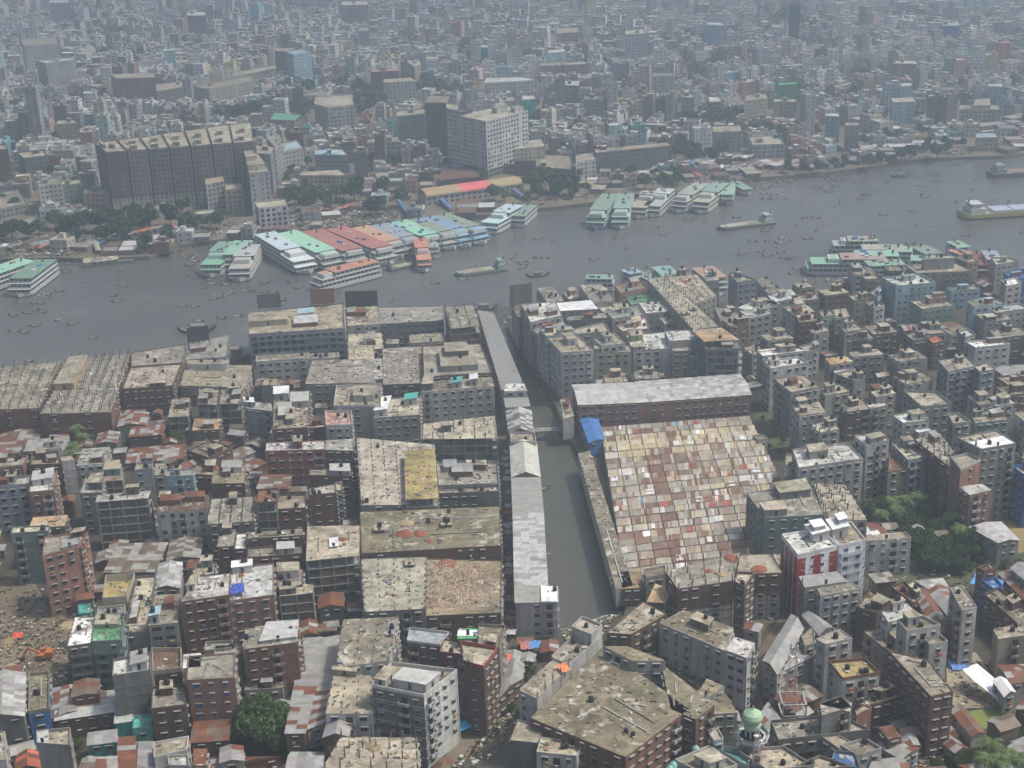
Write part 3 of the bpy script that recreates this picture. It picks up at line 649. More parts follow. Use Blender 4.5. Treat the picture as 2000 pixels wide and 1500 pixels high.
X("60,912 120,909 113,884 62,890",6,'dbrick','tan')
X("121,902 146,900 140,892 119,895",6,'white','tan',pent=[],tin=0,tanks=0)
X("156,967 200,966 205,935 168,936",5,'grey','white',pent=[(.35,.3,.6,.6,2.8,'dgrey')],tin=0)
X("200,940 240,938 238,905 205,908",5,'dgrey','tan',style='frame',pent=[(.1,.3,.8,.5,2.6,'gteal')])
X("186,981 290,973 295,958 190,967",6,'brown','grey',style='frame',par=0,windens=.7,label="dark open concrete frame with brick lower floors")
X("263,922 298,918 300,905 268,907",5,'bgrey','lgrey',tanks=2)
X("302,930 322,928 324,905 304,906",4,'grey','tan',pent=[])
X("322,934 378,932 380,918 326,921",5,'lblue','beige',pent=[(.3,.3,.25,.5,2.5,'white')],tin=0)
X("380,928 420,930 424,908 382,910",4,'brick','tan')
X("305,1001 405,995 407,966 310,969",5,'lgrey','dbrick',pent=[(.05,.6,.2,.35,2,'rust')],windens=1,tin=2,shade=False,label="grey block with white window bands and broken brick roof")
X("230,1000 300,996 300,985 232,988",3,'grey','tan')
X("-40,1408 46,1398 48,1315 -30,1322",4,'dgrey','tin',style='shed',roofs=['tin','ltin','grey'],gable=1.5,label="big pale grey gabled tin roof at left bottom edge")
X("56,1395 97,1388 97,1316 58,1320",3,'blue','moss',par=1,parc='tan',pent=[],tin=0,label="small mossy roof house with blue rooms at its near end")
X("100,1404 163,1386 170,1340 104,1346",2,'rust','rust',style='shed',roofs=['rust','tin','tin','brown'],gable=.9)
X("140,1362 193,1355 193,1327 145,1333",3,'rust','rust',style='shed',roofs=['rust','brown'],gable=.8)
X("163,1384 223,1376 222,1352 165,1354",2,'grey','tin',style='shed',roofs=['tin','brown'])
X("108,1407 222,1390 221,1378 110,1392",2,'dbrick','ltin',style='shed')
X("220,1325 295,1313 295,1278 222,1292",6,'dgrey','white',windens=.05,pent=[(.5,.2,.4,.7,2.4,'tin')],tin=0,tanks=1,label="tall blank dark grey block with white-patched roof")
X("300,1318 355,1312 355,1273 297,1273",4,'dbrick','dbrick',par=1.4,parc='cream',pent=[],tanks=0,tin=0)
X("357,1305 392,1302 392,1275 358,1278",6,'white','wt',par=0,pent=[],tanks=0,tin=0,label="white box room standing on slender tall house")
X("296,1389 364,1381 362,1341 298,1346",4,'dbrick','beige',tanks=3,tin=0)
X("365,1331 458,1326 460,1277 368,1284",6,'pbrick','tan',par=.5,pent=[],tanks=0,wc=(.04,.1,.3),windens=1,tin=0,label="brick block with tan roof and blue window shutters")
X("172,1455 228,1448 227,1425 174,1432",2,'teal','tin',gable=.8,pent=[],windens=1,label="turquoise house with grey tin roof and two windows",cat='house')
X("225,1412 258,1408 256,1376 226,1380",2,'teal','ltin',style='shed')
X("260,1428 298,1424 297,1400 262,1404",2,'teal','teal',par=1,pent=[],tin=0,label="roofless turquoise room right of the turquoise house")
X("301,1481 365,1466 369,1440 300,1452",3,'lgrey','grey',par=.5,parc='white',pent=[],tanks=0,tin=0)
X("73,1456 138,1461 138,1426 72,1432",6,'grey','grey',windens=.2,pent=[(.02,.1,.3,.8,.5,'ltin')],tanks=0,tin=0)
X("30,1505 80,1500 75,1470 35,1475",2,'rust','terra',style='shed',roofs=['rust','terra'],gable=1.5)
X("-30,1490 12,1485 10,1430 -30,1436",4,'lgrey','beige')
X("476,1268 580,1254 584,1217 500,1223",6,'brick','lgrey',gable=None,pent=[(.28,.15,.7,.8,1.0,'ltin')],tanks=1,tin=0,label="brick block with striped white and rust tin roof",style='grid',windens=.8)
X("418,1285 470,1280 472,1262 420,1263",4,'grey','lgrey',pent=[])
X("474,1265 500,1262 505,1228 480,1230",5,'lgrey','beige',pent=[],tin=0)
X("576,1341 619,1341 628,1247 586,1248",2,'grey','tin',style='shed',label="long smooth grey shed roof beside mottled roof")
X("620,1350 645,1347 666,1243 632,1247",2,'grey','grey',style='shed')
X("558,1432 595,1432 616,1343 575,1342",2,'brick','tin',style='shed',roofs=['tin','tin','rust','tin'],base=3,label="rust-striped shed roof on brick wall beside big tree")
X("600,1424 635,1412 645,1351 618,1352",2,'grey','tin',style='shed',roofs=['tin','rust','tin'],base=3)
X("478,1350 552,1345 554,1322 482,1325",2,'grey','moss',pent=[],tin=1)
X("656,1303 760,1291 778,1204 670,1210",5,'lgrey','beige',pent=[(.86,.55,.12,.3,.5,'tin')],tanks=2,tin=0,stub=.6,label="mottled cream roof with tall white side wall")
X("636,1394 727,1394 727,1320 652,1312",5,'lgrey','beige',stub=.6,pent=[(.0,.92,.6,.07,1.8,'beige')],tanks=0,tin=0,sides=None)
X("727,1343 828,1363 893,1313 765,1298",7,'white','lgrey',wall2={0:'dgrey'},par=1,parc='white',pent=[(.35,.15,.6,.4,2.8,'ltin'),(.02,.1,.2,.5,2.2,'white'),(.5,.65,.4,.2,.3,'beige')],tanks=2,tin=0,windens=1,label="white terraced corner block with grey lower side")
X("795,1255 860,1263 877,1238 800,1229",5,'dbrick','bgrey',par=.8,parc='lgrey',pent=[],tanks=0,tin=0,label="dark brick house with blue-grey tin terrace")
X("858,1275 900,1280 912,1257 868,1250",5,'maroon','beige',tanks=1,pent=[],tin=0)
X("908,1299 945,1308 972,1270 900,1258",7,'dbrick','cream',parc='red',par=1.2,pent=[(.0,.0,.4,.3,1.5,'pink')],tanks=0,tin=0,windens=1,label="slender maroon tower with red parapets")
X("934,1262 975,1270 988,1226 935,1223",6,'tan','moss',pent=[(.5,.05,.3,.3,2,'dgrey')],tanks=0,tin=0)
X("893,1248 934,1247 934,1227 897,1227",6,'dgrey','green',pent=[(.02,.3,.96,.36,.05,'wt')],tanks=0,tin=0,par=0,label="green roof crossed by one white band")
X("972,1369 1018,1326 1022,1298 990,1291",2,'brown','tin',style='shed',gable=1.4,label="long corrugated shed roof beside orange tarpaulin")
X("988,1293 1012,1296 1018,1275 992,1272",1,'brown','tin',style='shed',gable=.8)
X("1014,1296 1040,1292 1046,1279 1020,1277",1,'brown','tin',style='shed',gable=.8)
X("1013,1348 1049,1365 1112,1302 1078,1290",6,'lgrey','beige',stub=2.2,pent=[],tanks=0,tin=0,par=.1,windens=.15,label="blank-walled narrow block with bare rebar columns")
X("1076,1287 1112,1303 1168,1252 1125,1240",6,'lgrey','tan',par=.8,pent=[],tanks=2,tin=0,windens=.1,clut=20)
X("1116,1228 1155,1244 1176,1224 1137,1208",7,'lgrey','beige',par=.9,pent=[],tanks=1,tin=0,windens=.1)
X("1036,1402 1222,1479 1345,1385 1178,1262",6,'brick','moss',pent=[],tanks=3,tin=0,par=0,clut=50,windens=1,label="largest mossy roof of the L-shaped brick block")
X("1310,1385 1359,1405 1395,1377 1292,1296",6,'brick','moss',pent=[],tanks=0,tin=0,par=0,windens=1)
X("1178,1262 1235,1291 1300,1290 1225,1262",7,'grey','moss',pent=[],tanks=0,tin=0,par=0)
X("1392,1395 1440,1392 1418,1355 1385,1368",4,'grey','moss',pent=[],tanks=0,par=0)
X("1350,1375 1395,1355 1415,1340 1380,1325",4,'grey','beige',pent=[(.5,.1,.15,.2,.3,'black')],tanks=0,par=0)
X("995,1448 1050,1453 1064,1426 1012,1407",5,'dgrey','beige',pent=[],tanks=0,tin=0,windens=.05)
X("1048,1470 1126,1478 1141,1452 1057,1441",5,'white','tan',tanks=2,pent=[],tin=0,par=.3,label="small white-walled house on the ditch below mossy roof",windens=1)
X("1288,1217 1417,1272 1433,1227 1335,1192",4,'lgrey','moss',pent=[(.35,.45,.3,.35,2.4,'dgrey')],tanks=1,tin=0,par=.1,windens=.9,label="long slanting grey block with hut on roof")
X("1416,1270 1459,1286 1475,1256 1434,1244",6,'lgrey','white',pent=[],tanks=0,tin=0,par=.1,windens=1)
X("1185,1237 1233,1240 1302,1200 1256,1176",4,'dbrick','beige',tanks=1,pent=[],tin=0,par=.2)
X("1180,1255 1222,1258 1232,1242 1185,1238",3,'dbrick','tan',pent=[],tin=0)
X("1324,1150 1432,1134 1445,1078 1300,1116",5,'dbrick','beige',stub=2.3,low=(2.4,'lgrey'),pent=[],tanks=0,tin=0,par=0,windens=.8,label="long ruined-looking block with rooftop columns and brick heaps")
X("1438,1124 1472,1121 1528,1119 1508,1082 1445,1085",5,'brick','beige',pent=[],tanks=2,tin=0,low=(2.5,'lgrey'),par=.1)
X("1434,1140 1454,1151 1473,1122 1440,1121",6,'dbrick','tan',pent=[],tanks=1,tin=0)
X("1262,1176 1300,1177 1316,1152 1280,1140",3,'timber','timber',style='frame',pent=[],tanks=0,par=0,label="small stepped timber-framed structure by the canal end")
X("1558,1087 1636,1069 1605,1035 1527,1047",7,'wt','white',par=.8,parc='wt',pent=[(.55,.45,.42,.5,3.0,'wt'),(.62,.55,.28,.3,4.6,'wt')],tanks=0,tin=0,windens=1,wc=(.02,.03,.12),shade=False,frc='white',label="white apartment block with dark red vertical stripes")
X("1638,1069 1691,1058 1662,1022 1612,1030",7,'wt','beige',par=.8,parc='wt',pent=[(.0,.45,.6,.5,3,'wt'),(.3,.6,.3,.3,4.8,'wt')],tanks=0,tin=0,windens=1,wc=(.03,.03,.22),shade=False,frc='white',label="white apartment block with deep blue windows",style='balcony')
X("1603,1165 1682,1150 1665,1140 1596,1150",5,'lgrey','grey',gable=None,pent=[],par=.3,tanks=0,tin=0,windens=1,label="plain grey block right below red-striped apartments")
X("1572,1150 1656,1138 1635,1120 1560,1130",5,'grey','tin',pent=[(.02,.05,.95,.9,.4,'tin')],tanks=0,tin=0,par=0)
X("1692,1059 1780,1052 1768,1040 1691,1049",4,'lgrey','rust',pent=[(.02,.1,.85,.85,.3,'rust')],tanks=0,tin=0,par=.3,windens=1)
X("1458,964 1494,1013 1612,1006 1580,946",6,'gteal','beige',pent=[(.02,.05,.36,.3,2.5,'grey'),(.42,.6,.5,.36,2.8,'dgrey')],tanks=0,tin=0,par=.3,windens=1,label="grey-green block at corner of patchwork market")
X("1614,1018 1694,1015 1650,946 1590,944",5,'grey','beige',stub=2.5,pent=[],tanks=0,tin=0,par=0)
X("1560,916 1686,898 1655,868 1548,880",6,'lgrey','white',par=.6,pent=[(.22,.4,.3,.4,3,'grey')],tanks=1,tin=0,windens=1,label="pale block with salmon-white roof right of market")
X("1532,935 1558,930 1556,888 1535,890",4,'grey','tan',pent=[],tin=0)
X("1693,873 1737,861 1718,848 1668,853",7,'lgrey','white',par=.5,pent=[(.5,.2,.45,.6,2.4,'grey')],tanks=0,tin=0,windens=1,win=(1.8,1.2))
X("1735,923 1776,914 1765,894 1737,890",5,'tan','rust',pent=[],par=.4,tanks=0)
X("1774,901 1818,890 1787,862 1742,868",6,'bgrey','grey',tanks=0,tin=1,windens=1)
X("1786,858 1850,908 1868,888 1835,845",7,'dbrick','tan',stub=2,pent=[],tanks=0,tin=1,windens=.9)
X("1857,897 1876,921 1915,902 1893,888",8,'pbrick','beige',par=1,parc='lgrey',pent=[],tanks=0,tin=0,windens=.1,label="windowless pink brick tower beside tall grey block")
X("1873,950 1894,967 1937,957 1918,945",6,'pbrick','ltin',pent=[],par=0,tanks=0,windens=.9)
X("1870,857 1913,880 1984,868 1946,842",9,'grey','beige',pent=[(.42,.08,.56,.86,.25,'wt')],tanks=1,tin=0,par=.6,windens=1,label="tallest grey block with white tarpaulin on roof")
X("1978,915 2005,935 2070,925 2025,903",6,'blue','beige',par=.9,parc='blue',windens=.9,label="bright blue painted house at right edge")
X("1950,1060 1990,1055 1955,1020 1895,1030",3,'grey','ltin',style='shed',gable=.8)
X("1690,1050 1735,1046 1715,1020 1680,1025",2,'brown','rust',style='shed',roofs=['rust','wt','brown'])
# right middle terraces
R_="""1745,814 1764,828 1815,822 1785,806|6|white|white
1782,838 1795,845 1820,840 1800,828|5|lgrey|wt
1764,766 1800,798 1858,792 1830,768|6|grey|beige
1850,812 1862,831 1896,827 1872,810|7|grey|beige
1896,812 1905,828 1972,820 1945,800|6|gteal|beige
1890,778 1912,795 1945,790 1920,772|6|grey|beige
1925,778 1944,793 1982,788 1958,768|6|grey|white
1722,545 1750,562 1828,555 1795,538|6|lblue|white
1770,520 1790,534 1898,530 1855,510|5|tan|beige
1778,590 1801,605 1867,598 1838,584|4|mint|cream
1888,590 1903,601 1962,594 1935,580|5|pblue|beige
1903,614 1925,630 1982,625 1955,610|4|grey|beige
1847,565 1858,571 1915,567 1905,560|3|pblue|cream
1598,568 1612,577 1660,571 1640,560|4|brick|cream
1690,596 1708,604 1728,598 1712,590|4|lgrey|grey
1684,637 1705,655 1758,650 1735,632|4|brown|beige
1628,650 1645,662 1708,662 1692,648|4|brick|tan
1883,670 1905,682 1973,675 1950,665|4|white|wt
1832,705 1852,727 1905,716 1886,698|6|bgrey|grey
1903,718 1915,728 1943,722 1928,710|6|bgrey|grey
1733,694 1755,706 1812,700 1790,685|4|grey|tan
1743,735 1768,750 1822,742 1800,728|4|grey|tan
1632,734 1668,747 1690,742 1665,722|5|grey|beige
1658,688 1665,697 1727,692 1712,681|4|grey|grey
1612,700 1622,712 1666,706 1652,695|5|grey|timber
1765,654 1783,668 1810,664 1795,650|4|dgrey|lgrey
1810,662 1822,672 1846,667 1830,656|4|dbrick|terra
1640,640 1650,652 1690,645 1670,632|5|grey|beige
1600,610 1605,622 1630,618 1625,608|5|mint|cream
1626,605 1630,622 1660,618 1652,602|5|tan|tan
1655,580 1668,590 1700,585 1680,575|4|tan|beige
1700,575 1715,585 1722,580 1718,560|4|pblue|beige
1940,600 1955,612 2010,605 1990,595|4|lgrey|white
1955,550 1965,562 1995,556 1985,545|5|lgrey|wt
1930,645 1945,662 2010,655 1990,640|4|brown|beige
1935,505 1945,520 1990,512 1975,506|4|lgrey|cream
1960,535 1975,548 2040,540 2010,525|4|blue|blue
1870,650 1885,662 1905,655 1890,645|4|grey|white
1700,765 1712,775 1750,768 1738,758|5|grey|cream
1600,760 1612,775 1660,765 1640,752|5|grey|beige
1640,790 1652,805 1700,798 1680,780|4|dbrick|tan
1690,790 1700,800 1735,792 1720,782|4|grey|white
1585,830 1600,845 1640,838 1620,822|5|grey|tan
1620,715 1630,730 1662,722 1650,708|4|grey|white
1470,852 1480,862 1500,858 1490,850|2|grey|tan
1512,742 1545,768 1602,757 1570,733|6|grey|beige
1545,790 1562,811 1612,805 1600,785|6|lgrey|beige
1478,684 1490,695 1574,685 1540,677|6|lgrey|white
1490,706 1505,723 1580,711 1560,700|6|white|white
1530,600 1553,616 1592,608 1570,592|5|white|beige
1552,616 1560,633 1602,630 1590,612|5|maroon|grey
1575,640 1590,652 1620,645 1605,635|4|grey|tan
1485,655 1500,665 1550,660 1530,648|4|grey|tan
1560,680 1575,690 1600,684 1590,672|4|grey|grey
1452,680 1470,692 1490,685 1478,672|4|grey|tan
1478,590 1482,600 1522,596 1510,586|5|lgrey|lgrey
1440,601 1470,608 1522,593 1490,580|5|lgrey|white
1445,607 1462,621 1506,613 1486,600|6|grey|tin
1410,625 1426,637 1462,631 1440,619|6|brick|beige
1395,600 1408,630 1456,621 1425,604|5|grey|lgrey
1423,536 1440,554 1479,549 1440,536|6|bgrey|beige
1475,545 1500,576 1530,570 1498,541|4|grey|beige
1500,578 1512,590 1560,580 1545,565|4|grey|white
1545,578 1552,590 1600,585 1595,575|4|dgrey|tan
1222,581 1232,598 1290,590 1280,572|4|gteal|green
1248,592 1262,612 1322,606 1290,588|5|grey|white
1205,640 1215,650 1268,645 1262,621|5|pink|white
1162,596 1180,613 1236,608 1215,592|5|cream|cream
1186,612 1196,625 1258,618 1248,600|5|lgrey|grey
1132,556 1155,591 1198,586 1175,555|6|grey|beige
1048,563 1070,591 1101,588 1080,560|6|grey|beige
1098,572 1112,586 1134,582 1122,568|4|pink|white
1200,560 1212,575 1265,565 1250,548|4|pink|tan
1286,618 1298,632 1330,626 1322,612|4|lgrey|white
1298,538 1305,546 1360,540 1345,532|4|grey|tan"""
for ln in R_.split('\n'):
    q,n,w_,r_=ln.split('|'); n=int(n); k={}
    if r_ in('tan',) and random.random()<.5: k['stub']=1.6
    if w_=='lblue': k=dict(label="pale blue apartment block near right bank",pent=[(.3,.4,.15,.3,2.6,'lblue'),(.05,.3,.2,.4,.8,'white')],par=1.1,parc='lblue')
    if q.startswith('1770,520'): k=dict(label="wide brown roof with dark round patches and stair tower",pent=[(.48,.2,.18,.6,5.5,'grey')],par=.2)
    if q.startswith('1778,590'): k=dict(label="mint green block with pink rooftop rooms",pent=[(.12,.4,.4,.5,3,'pink'),(.3,.55,.2,.3,5,'pink')],par=.5)
    if r_=='timber': k=dict(par=0,pent=[],tanks=0)
    B(q,n,w_,r_,windens=.95,**k)
X("1354,645 1404,637 1297,540 1264,546",6,'grey','beige',stub=1.4,pent=[(.1,.25,.3,.05,1,'dgrey'),(.5,.3,.3,.04,1,'dgrey')],tanks=0,tin=0,par=.2,label="very long narrow pale roof running to the river")
X("1342,600 1400,578 1362,537 1300,541",5,'grey','tan',stub=1.4,pent=[],tanks=1,tin=0,par=.3)
X("1375,667 1445,664 1410,640 1352,645",7,'tan','timber',pent=[],tanks=0,tin=0,par=0,style='frame',label="frame tower topped by timber formwork deck",windens=.2)
X("1380,686 1452,684 1446,668 1376,671",6,'gteal','tan',style='frame',par=1,windens=.25)
X("1237,686 1312,682 1304,650 1222,656",5,'lgrey','white',pent=[(.05,.6,.3,.3,2.8,'lime'),(.02,.02,.3,.2,1.6,'grey')],par=.5,tanks=1,tin=0,windens=.9,wall2=None)
X("1308,668 1366,664 1345,646 1298,648",6,'lgrey','white',wall2={1:'lime',0:'grey'},par=.5,pent=[],tanks=0,tin=0,windens=.1,label="white-roofed block with lime green side wall")
X("1313,690 1348,688 1346,676 1313,680",5,'tan','grey',windens=.9,pent=[])
X("1348,702 1378,700 1376,688 1348,690",4,'gteal','grey',windens=.9,pent=[])
X("1070,662 1096,690 1160,686 1128,657",7,'lgrey','beige',pent=[(.42,.45,.28,.4,3,'white')],tanks=0,tin=0,par=.4,windens=1,label="large grey corner block on the canal with six window rows")
X("1160,665 1175,677 1222,672 1200,652",6,'lgrey','grey',par=.5,tanks=1,windens=1)
X("1163,691 1233,688 1228,676 1160,680",5,'cream','lgrey',pent=[(.0,.1,.3,.6,2,'grey')],windens=1,tin=0)
X("1054,645 1068,659 1125,653 1108,637",7,'pblue','cream',pent=[(.7,.4,.28,.5,2.5,'white')],par=.5,windens=1,label="block with pale blue canal side and cream roof")
X("1112,648 1120,656 1192,650 1180,632",6,'grey','cream',pent=[],tin=0)
X("1018,595 1036,631 1098,617 1085,590",7,'grey','white',tin=2,par=.4)
X("1039,640 1048,652 1105,640 1098,622",6,'tan','tin',pent=[],tin=1)
X("999,598 1012,621 1026,617 1016,595",5,'grey','tan',pent=[])
X("1093,607 1167,603 1152,588 1086,594",6,'grey','wt',style='shed',roofs=['wt'],label="two adjoining bright white tin roofs")
X("1105,628 1190,622 1180,611 1110,614",5,'dgrey','tin',pent=[],tin=1)
# long factory behind the market
X("1130,791 1265,785 1245,747 1118,752",4,'pbrick','ltin',gable=1.6,windens=.9,label="pale tin-roofed factory wing left of its long wing",wc=(.03,.06,.12),tanks=0)
X("1266,785 1466,771 1443,731 1240,746",4,'pbrick','tin',gable=1.6,roofs=['ltin','tin','ltin'],windens=.95,label="long tin-roofed brick factory behind the market",wc=(.03,.06,.12),tanks=0)
X("1100,818 1120,812 1115,776 1094,781",3,'grey','beige',tanks=0,pent=[],tin=1)
X("1151,865 1180,858 1165,812 1133,816",2,'blue','blue',style='shed',gable=.8,label="shed under a bright blue tarpaulin roof beside bridge",cat='shed')
X("1203,1152 1236,1143 1152,880 1129,886",2,'grey','beige',pent=[],tanks=0,tin=0,par=0,windens=.2,label="long low quayside strip building between canal and market",ko=-.1)
X("1215,1150 1255,1148 1252,1110 1212,1118",2,'brown','timber',pent=[],tanks=0,par=0,tin=0)
X("1262,1132 1300,1125 1300,1108 1258,1116",3,'grey','moss',pent=[],tanks=0,tin=0)
# lower right
R2="""1190,1500 1240,1510 1290,1480 1240,1465|3|brick|moss
1100,1510 1190,1515 1180,1495 1110,1490|3|white|white
1505,1412 1520,1450 1700,1430 1640,1400|3|dgrey|tan
1475,1410 1540,1468 1560,1455 1500,1375|1|grey|tin
1491,1290 1518,1316 1568,1228 1545,1202|4|grey|tin
1518,1316 1590,1280 1575,1255 1530,1290|3|grey|tin
1565,1245 1572,1265 1592,1258 1588,1225|4|grey|tan
1568,1202 1600,1240 1625,1225 1590,1200|3|grey|tin
1594,1250 1612,1260 1665,1248 1640,1230|5|lgrey|cream
1672,1190 1712,1201 1750,1182 1700,1155|4|dbrick|beige
1648,1281 1617,1292 1647,1330 1720,1318|1|grey|tin
1617,1296 1646,1330 1718,1318 1688,1290|5|lgrey|yellow
1687,1235 1740,1278 1765,1268 1725,1228|4|tan|beige
1690,1240 1714,1278 1745,1268 1712,1235|3|brown|tan
1735,1272 1818,1362 1862,1352 1812,1290|6|brick|beige
1752,1215 1771,1237 1837,1225 1800,1205|7|lgrey|moss
1800,1240 1815,1264 1851,1257 1830,1238|6|lgrey|moss
1722,1195 1735,1215 1795,1200 1770,1178|6|lgrey|ltin
1740,1150 1782,1182 1800,1172 1765,1138|3|dbrick|rust
1785,1160 1830,1238 1860,1232 1808,1152|3|rust|rust
1812,1155 1850,1200 1880,1190 1845,1145|2|tin|tin
1790,1135 1815,1152 1850,1145 1840,1130|2|blue|ltin
1855,1150 1880,1195 1908,1188 1880,1145|6|lgrey|tan
1922,1165 1990,1225 2020,1210 1950,1150|3|dbrick|tan
1940,1230 1950,1248 2040,1235 2000,1215|4|tan|beige
1907,1112 1922,1118 1945,1114 1935,1104|4|brick|rust
1915,1135 1940,1155 1960,1150 1945,1132|3|blue|blue
1950,1120 2010,1180 2060,1170 1990,1118|2|rust|rust
1975,1110 2010,1140 2050,1130 2000,1100|3|grey|tin
1950,1300 1975,1335 2060,1320 2010,1298|2|grey|rust
1940,1330 1962,1360 1982,1352 1965,1328|2|grey|wt
1858,1388 1898,1438 1922,1430 1880,1380|2|grey|brown
1815,1430 1865,1470 1890,1462 1842,1425|1|tin|tin
1840,1425 1860,1445 1880,1438 1862,1422|1|ltin|ltin
1715,1420 1735,1445 1760,1438 1742,1415|3|dbrick|rust
1760,1442 1770,1462 1795,1455 1785,1436|2|rust|tin
1712,1455 1760,1482 1795,1462 1745,1440|2|grey|tin
1640,1460 1675,1480 1722,1466 1690,1446|3|lgrey|beige
1600,1375 1660,1390 1664,1372 1640,1362|5|tan|cream
1600,1375 1605,1400 1664,1382 1642,1360|5|dgrey|beige
1672,1378 1700,1378 1765,1362 1740,1350|3|dbrick|tan
1670,1390 1672,1400 1702,1385 1690,1378|3|pbrick|beige
1605,1440 1640,1465 1660,1450 1625,1430|3|grey|tan
1620,1500 1680,1505 1670,1475 1630,1470|3|brown|blue
1700,1500 1780,1510 1760,1480 1710,1485|2|grey|tin
1410,1400 1445,1408 1440,1390 1420,1385|2|brown|tin
1470,1440 1500,1455 1540,1440 1520,1420|2|grey|tan
1985,1385 2040,1400 2040,1370 2000,1365|2|rust|rust
1975,1450 2000,1465 2030,1455 2000,1440|1|tin|tin
1440,1470 1500,1510 1590,1500 1530,1462|4|grey|beige
1555,1500 1600,1510 1660,1500 1600,1480|4|tan|beige
630,1500 820,1505 815,1440 665,1440|4|tan|beige
632,1440 680,1438 685,1410 640,1412|4|brick|tin
672,1420 740,1425 760,1415 690,1405|3|lgrey|grey
560,1500 630,1500 632,1470 570,1470|2|grey|ltin
430,1490 475,1485 473,1458 432,1462|2|grey|tin
385,1500 440,1500 545,1478 420,1480|1|rust|rust
376,1495 400,1495 405,1462 378,1462|3|brick|rust
330,1500 370,1500 368,1478 328,1480|3|lgrey|ltin
230,1500 265,1500 262,1440 232,1442|2|rust|rust
270,1500 298,1500 297,1450 272,1450|2|tin|tin
190,1500 228,1500 228,1478 192,1480|2|white|ltin
400,1275 452,1270 455,1255 402,1258|4|grey|tan"""
for ln in R2.split('\n'):
    q,n,w_,r_=ln.split('|'); n=int(n); k={}
    if n<=2 or w_ in('tin','rust','ltin'): k=dict(style='shed',roofs=[r_,r_,'rust' if r_!='wt' else 'wt','tin'] if r_ not in('blue','wt') else [r_],gable=random.choice([None,.8,1.2]))
    if r_=='tin' and n>2: k=dict(gable=1.3,tanks=0)
    if q.startswith('630,1500'): k=dict(stub=2.6,pent=[],tanks=0,label="bare-column rooftop with sand heaps at bottom edge")
    if q.startswith('1735,1272'): k=dict(tanks=1,pent=[],windens=.95,label="tall red brick block beside the sandy lot")
    if q.startswith('1505,1412'): k=dict(tanks=1,pent=[],style='balcony',label="dark banded block carrying the telecom lattice tower")
    if q.startswith('1617,1296'): k=dict(tanks=3,pent=[],parc='brick',par=1,label="house with ochre roof and brick parapet",windens=.95)
    if w_=='brown': w_='dgrey'
    B(q,n,w_ if w_ not in('tin','ltin') else 'grey',r_,**k)

# dark red stripes and pale blue panels on the white apartments
def stripes(q,n,fr,c,parent=None,w=2.0):
    H=n*3.05+.25; pts=ccw([tuple(P(x,y,H).xy) for x,y in parse(q)]); root=[r for r in BL if abs(r['O'][0]-sum(p[0] for p in pts)/4)<.5 and abs(r['O'][1]-sum(p[1] for p in pts)/4)<.5][0]['root']; O=tuple(root.location)
    for i,us in fr.items():
        a=Vector(pts[i]); b=Vector(pts[(i+1)%4]); e=(b-a).normalized(); nn=Vector((e.y,-e.x)); L=(b-a).length
        for u in us:
            p=a+e*(L*u)+nn*.002; r=p+e*w; m=MB(); m.prism(ccw([tuple(p),tuple(r),tuple(r+nn*.1),tuple(p+nn*.1)]),0,H-.9,'p',c); m.build('stripe',root,O)
stripes("1558,1087 1636,1069 1605,1035 1527,1047",7,{0:[.0,.40,.80],3:[.0,.27,.54,.8]},(.30,.025,.022),w=2.6)
# ---------------- sheds along the canal
def seg(q,label,cols,ridge=None,n=4,h=12.2,**k):
    return B(q,n,'lgrey',cols[0],h=h,gable=ridge if ridge else .01,roofs=cols,pent=[],tanks=0,label=label,kind='canal_shed',cat='shed',ko=.9,windens=k.pop('windens',.6),rvar=.035,**k)
seg("1007,1177 1089,1175 1088,1146 1006,1142",'four-storey house ending the canal sheds, half its roof white',['grey','grey'],n=4,windens=.8)
r,p_,H_=B("1057,1175 1089,1175 1088,1146 1056,1143",1,'white','wt',h=.5,base=12.3,pent=[],tanks=1,par=0,label='white roof slab laid on end house of canal sheds',style='plainwall',windens=0,tin=0,kind='roof_slab')
seg("1006,1141 1068,1143 1060,1001 1003,1005",'smooth shed with long pale sheets beside the canal',['tin','ltin','ltin'],windens=.3)
seg("1003,1004 1060,1000 1054,933 1000,934",'dark grey stretch of canal shed with white gutter',['grey','tin'],windens=.3)
seg("1000,932 1054,931 1047,868 997,868",'cream gabled canal shed beside green water',[(.56,.56,.50)],ridge=2.2,windens=.3)
B("998,866 1047,866 1044,848 996,848",5,'grey','tan',h=13.5,pent=[],tanks=1,par=1,parc='lgrey',label='concrete roof with dishes beside the footbridge',tin=0,ko=.9)
seg("995,846 1040,845 1037,803 989,804",'two-tone gabled canal shed, white and dark halves',['ltin','dgrey'],ridge=2,windens=.3)
seg("989,796 1034,793 1030,777 985,778",'short grey canal shed below white roof room',['tin'],windens=.5)
B("985,764 1029,763 1024,749 988,750",5,'white','white',h=14.5,pent=[],tanks=0,par=0,label='white roof room ending the long canal shed',tin=0,ko=.9)
seg("981,762 1019,747 963,612 934,606",'very long grey shed roof running along canal to river',[(.30,.30,.295)],ridge=None,windens=.3)
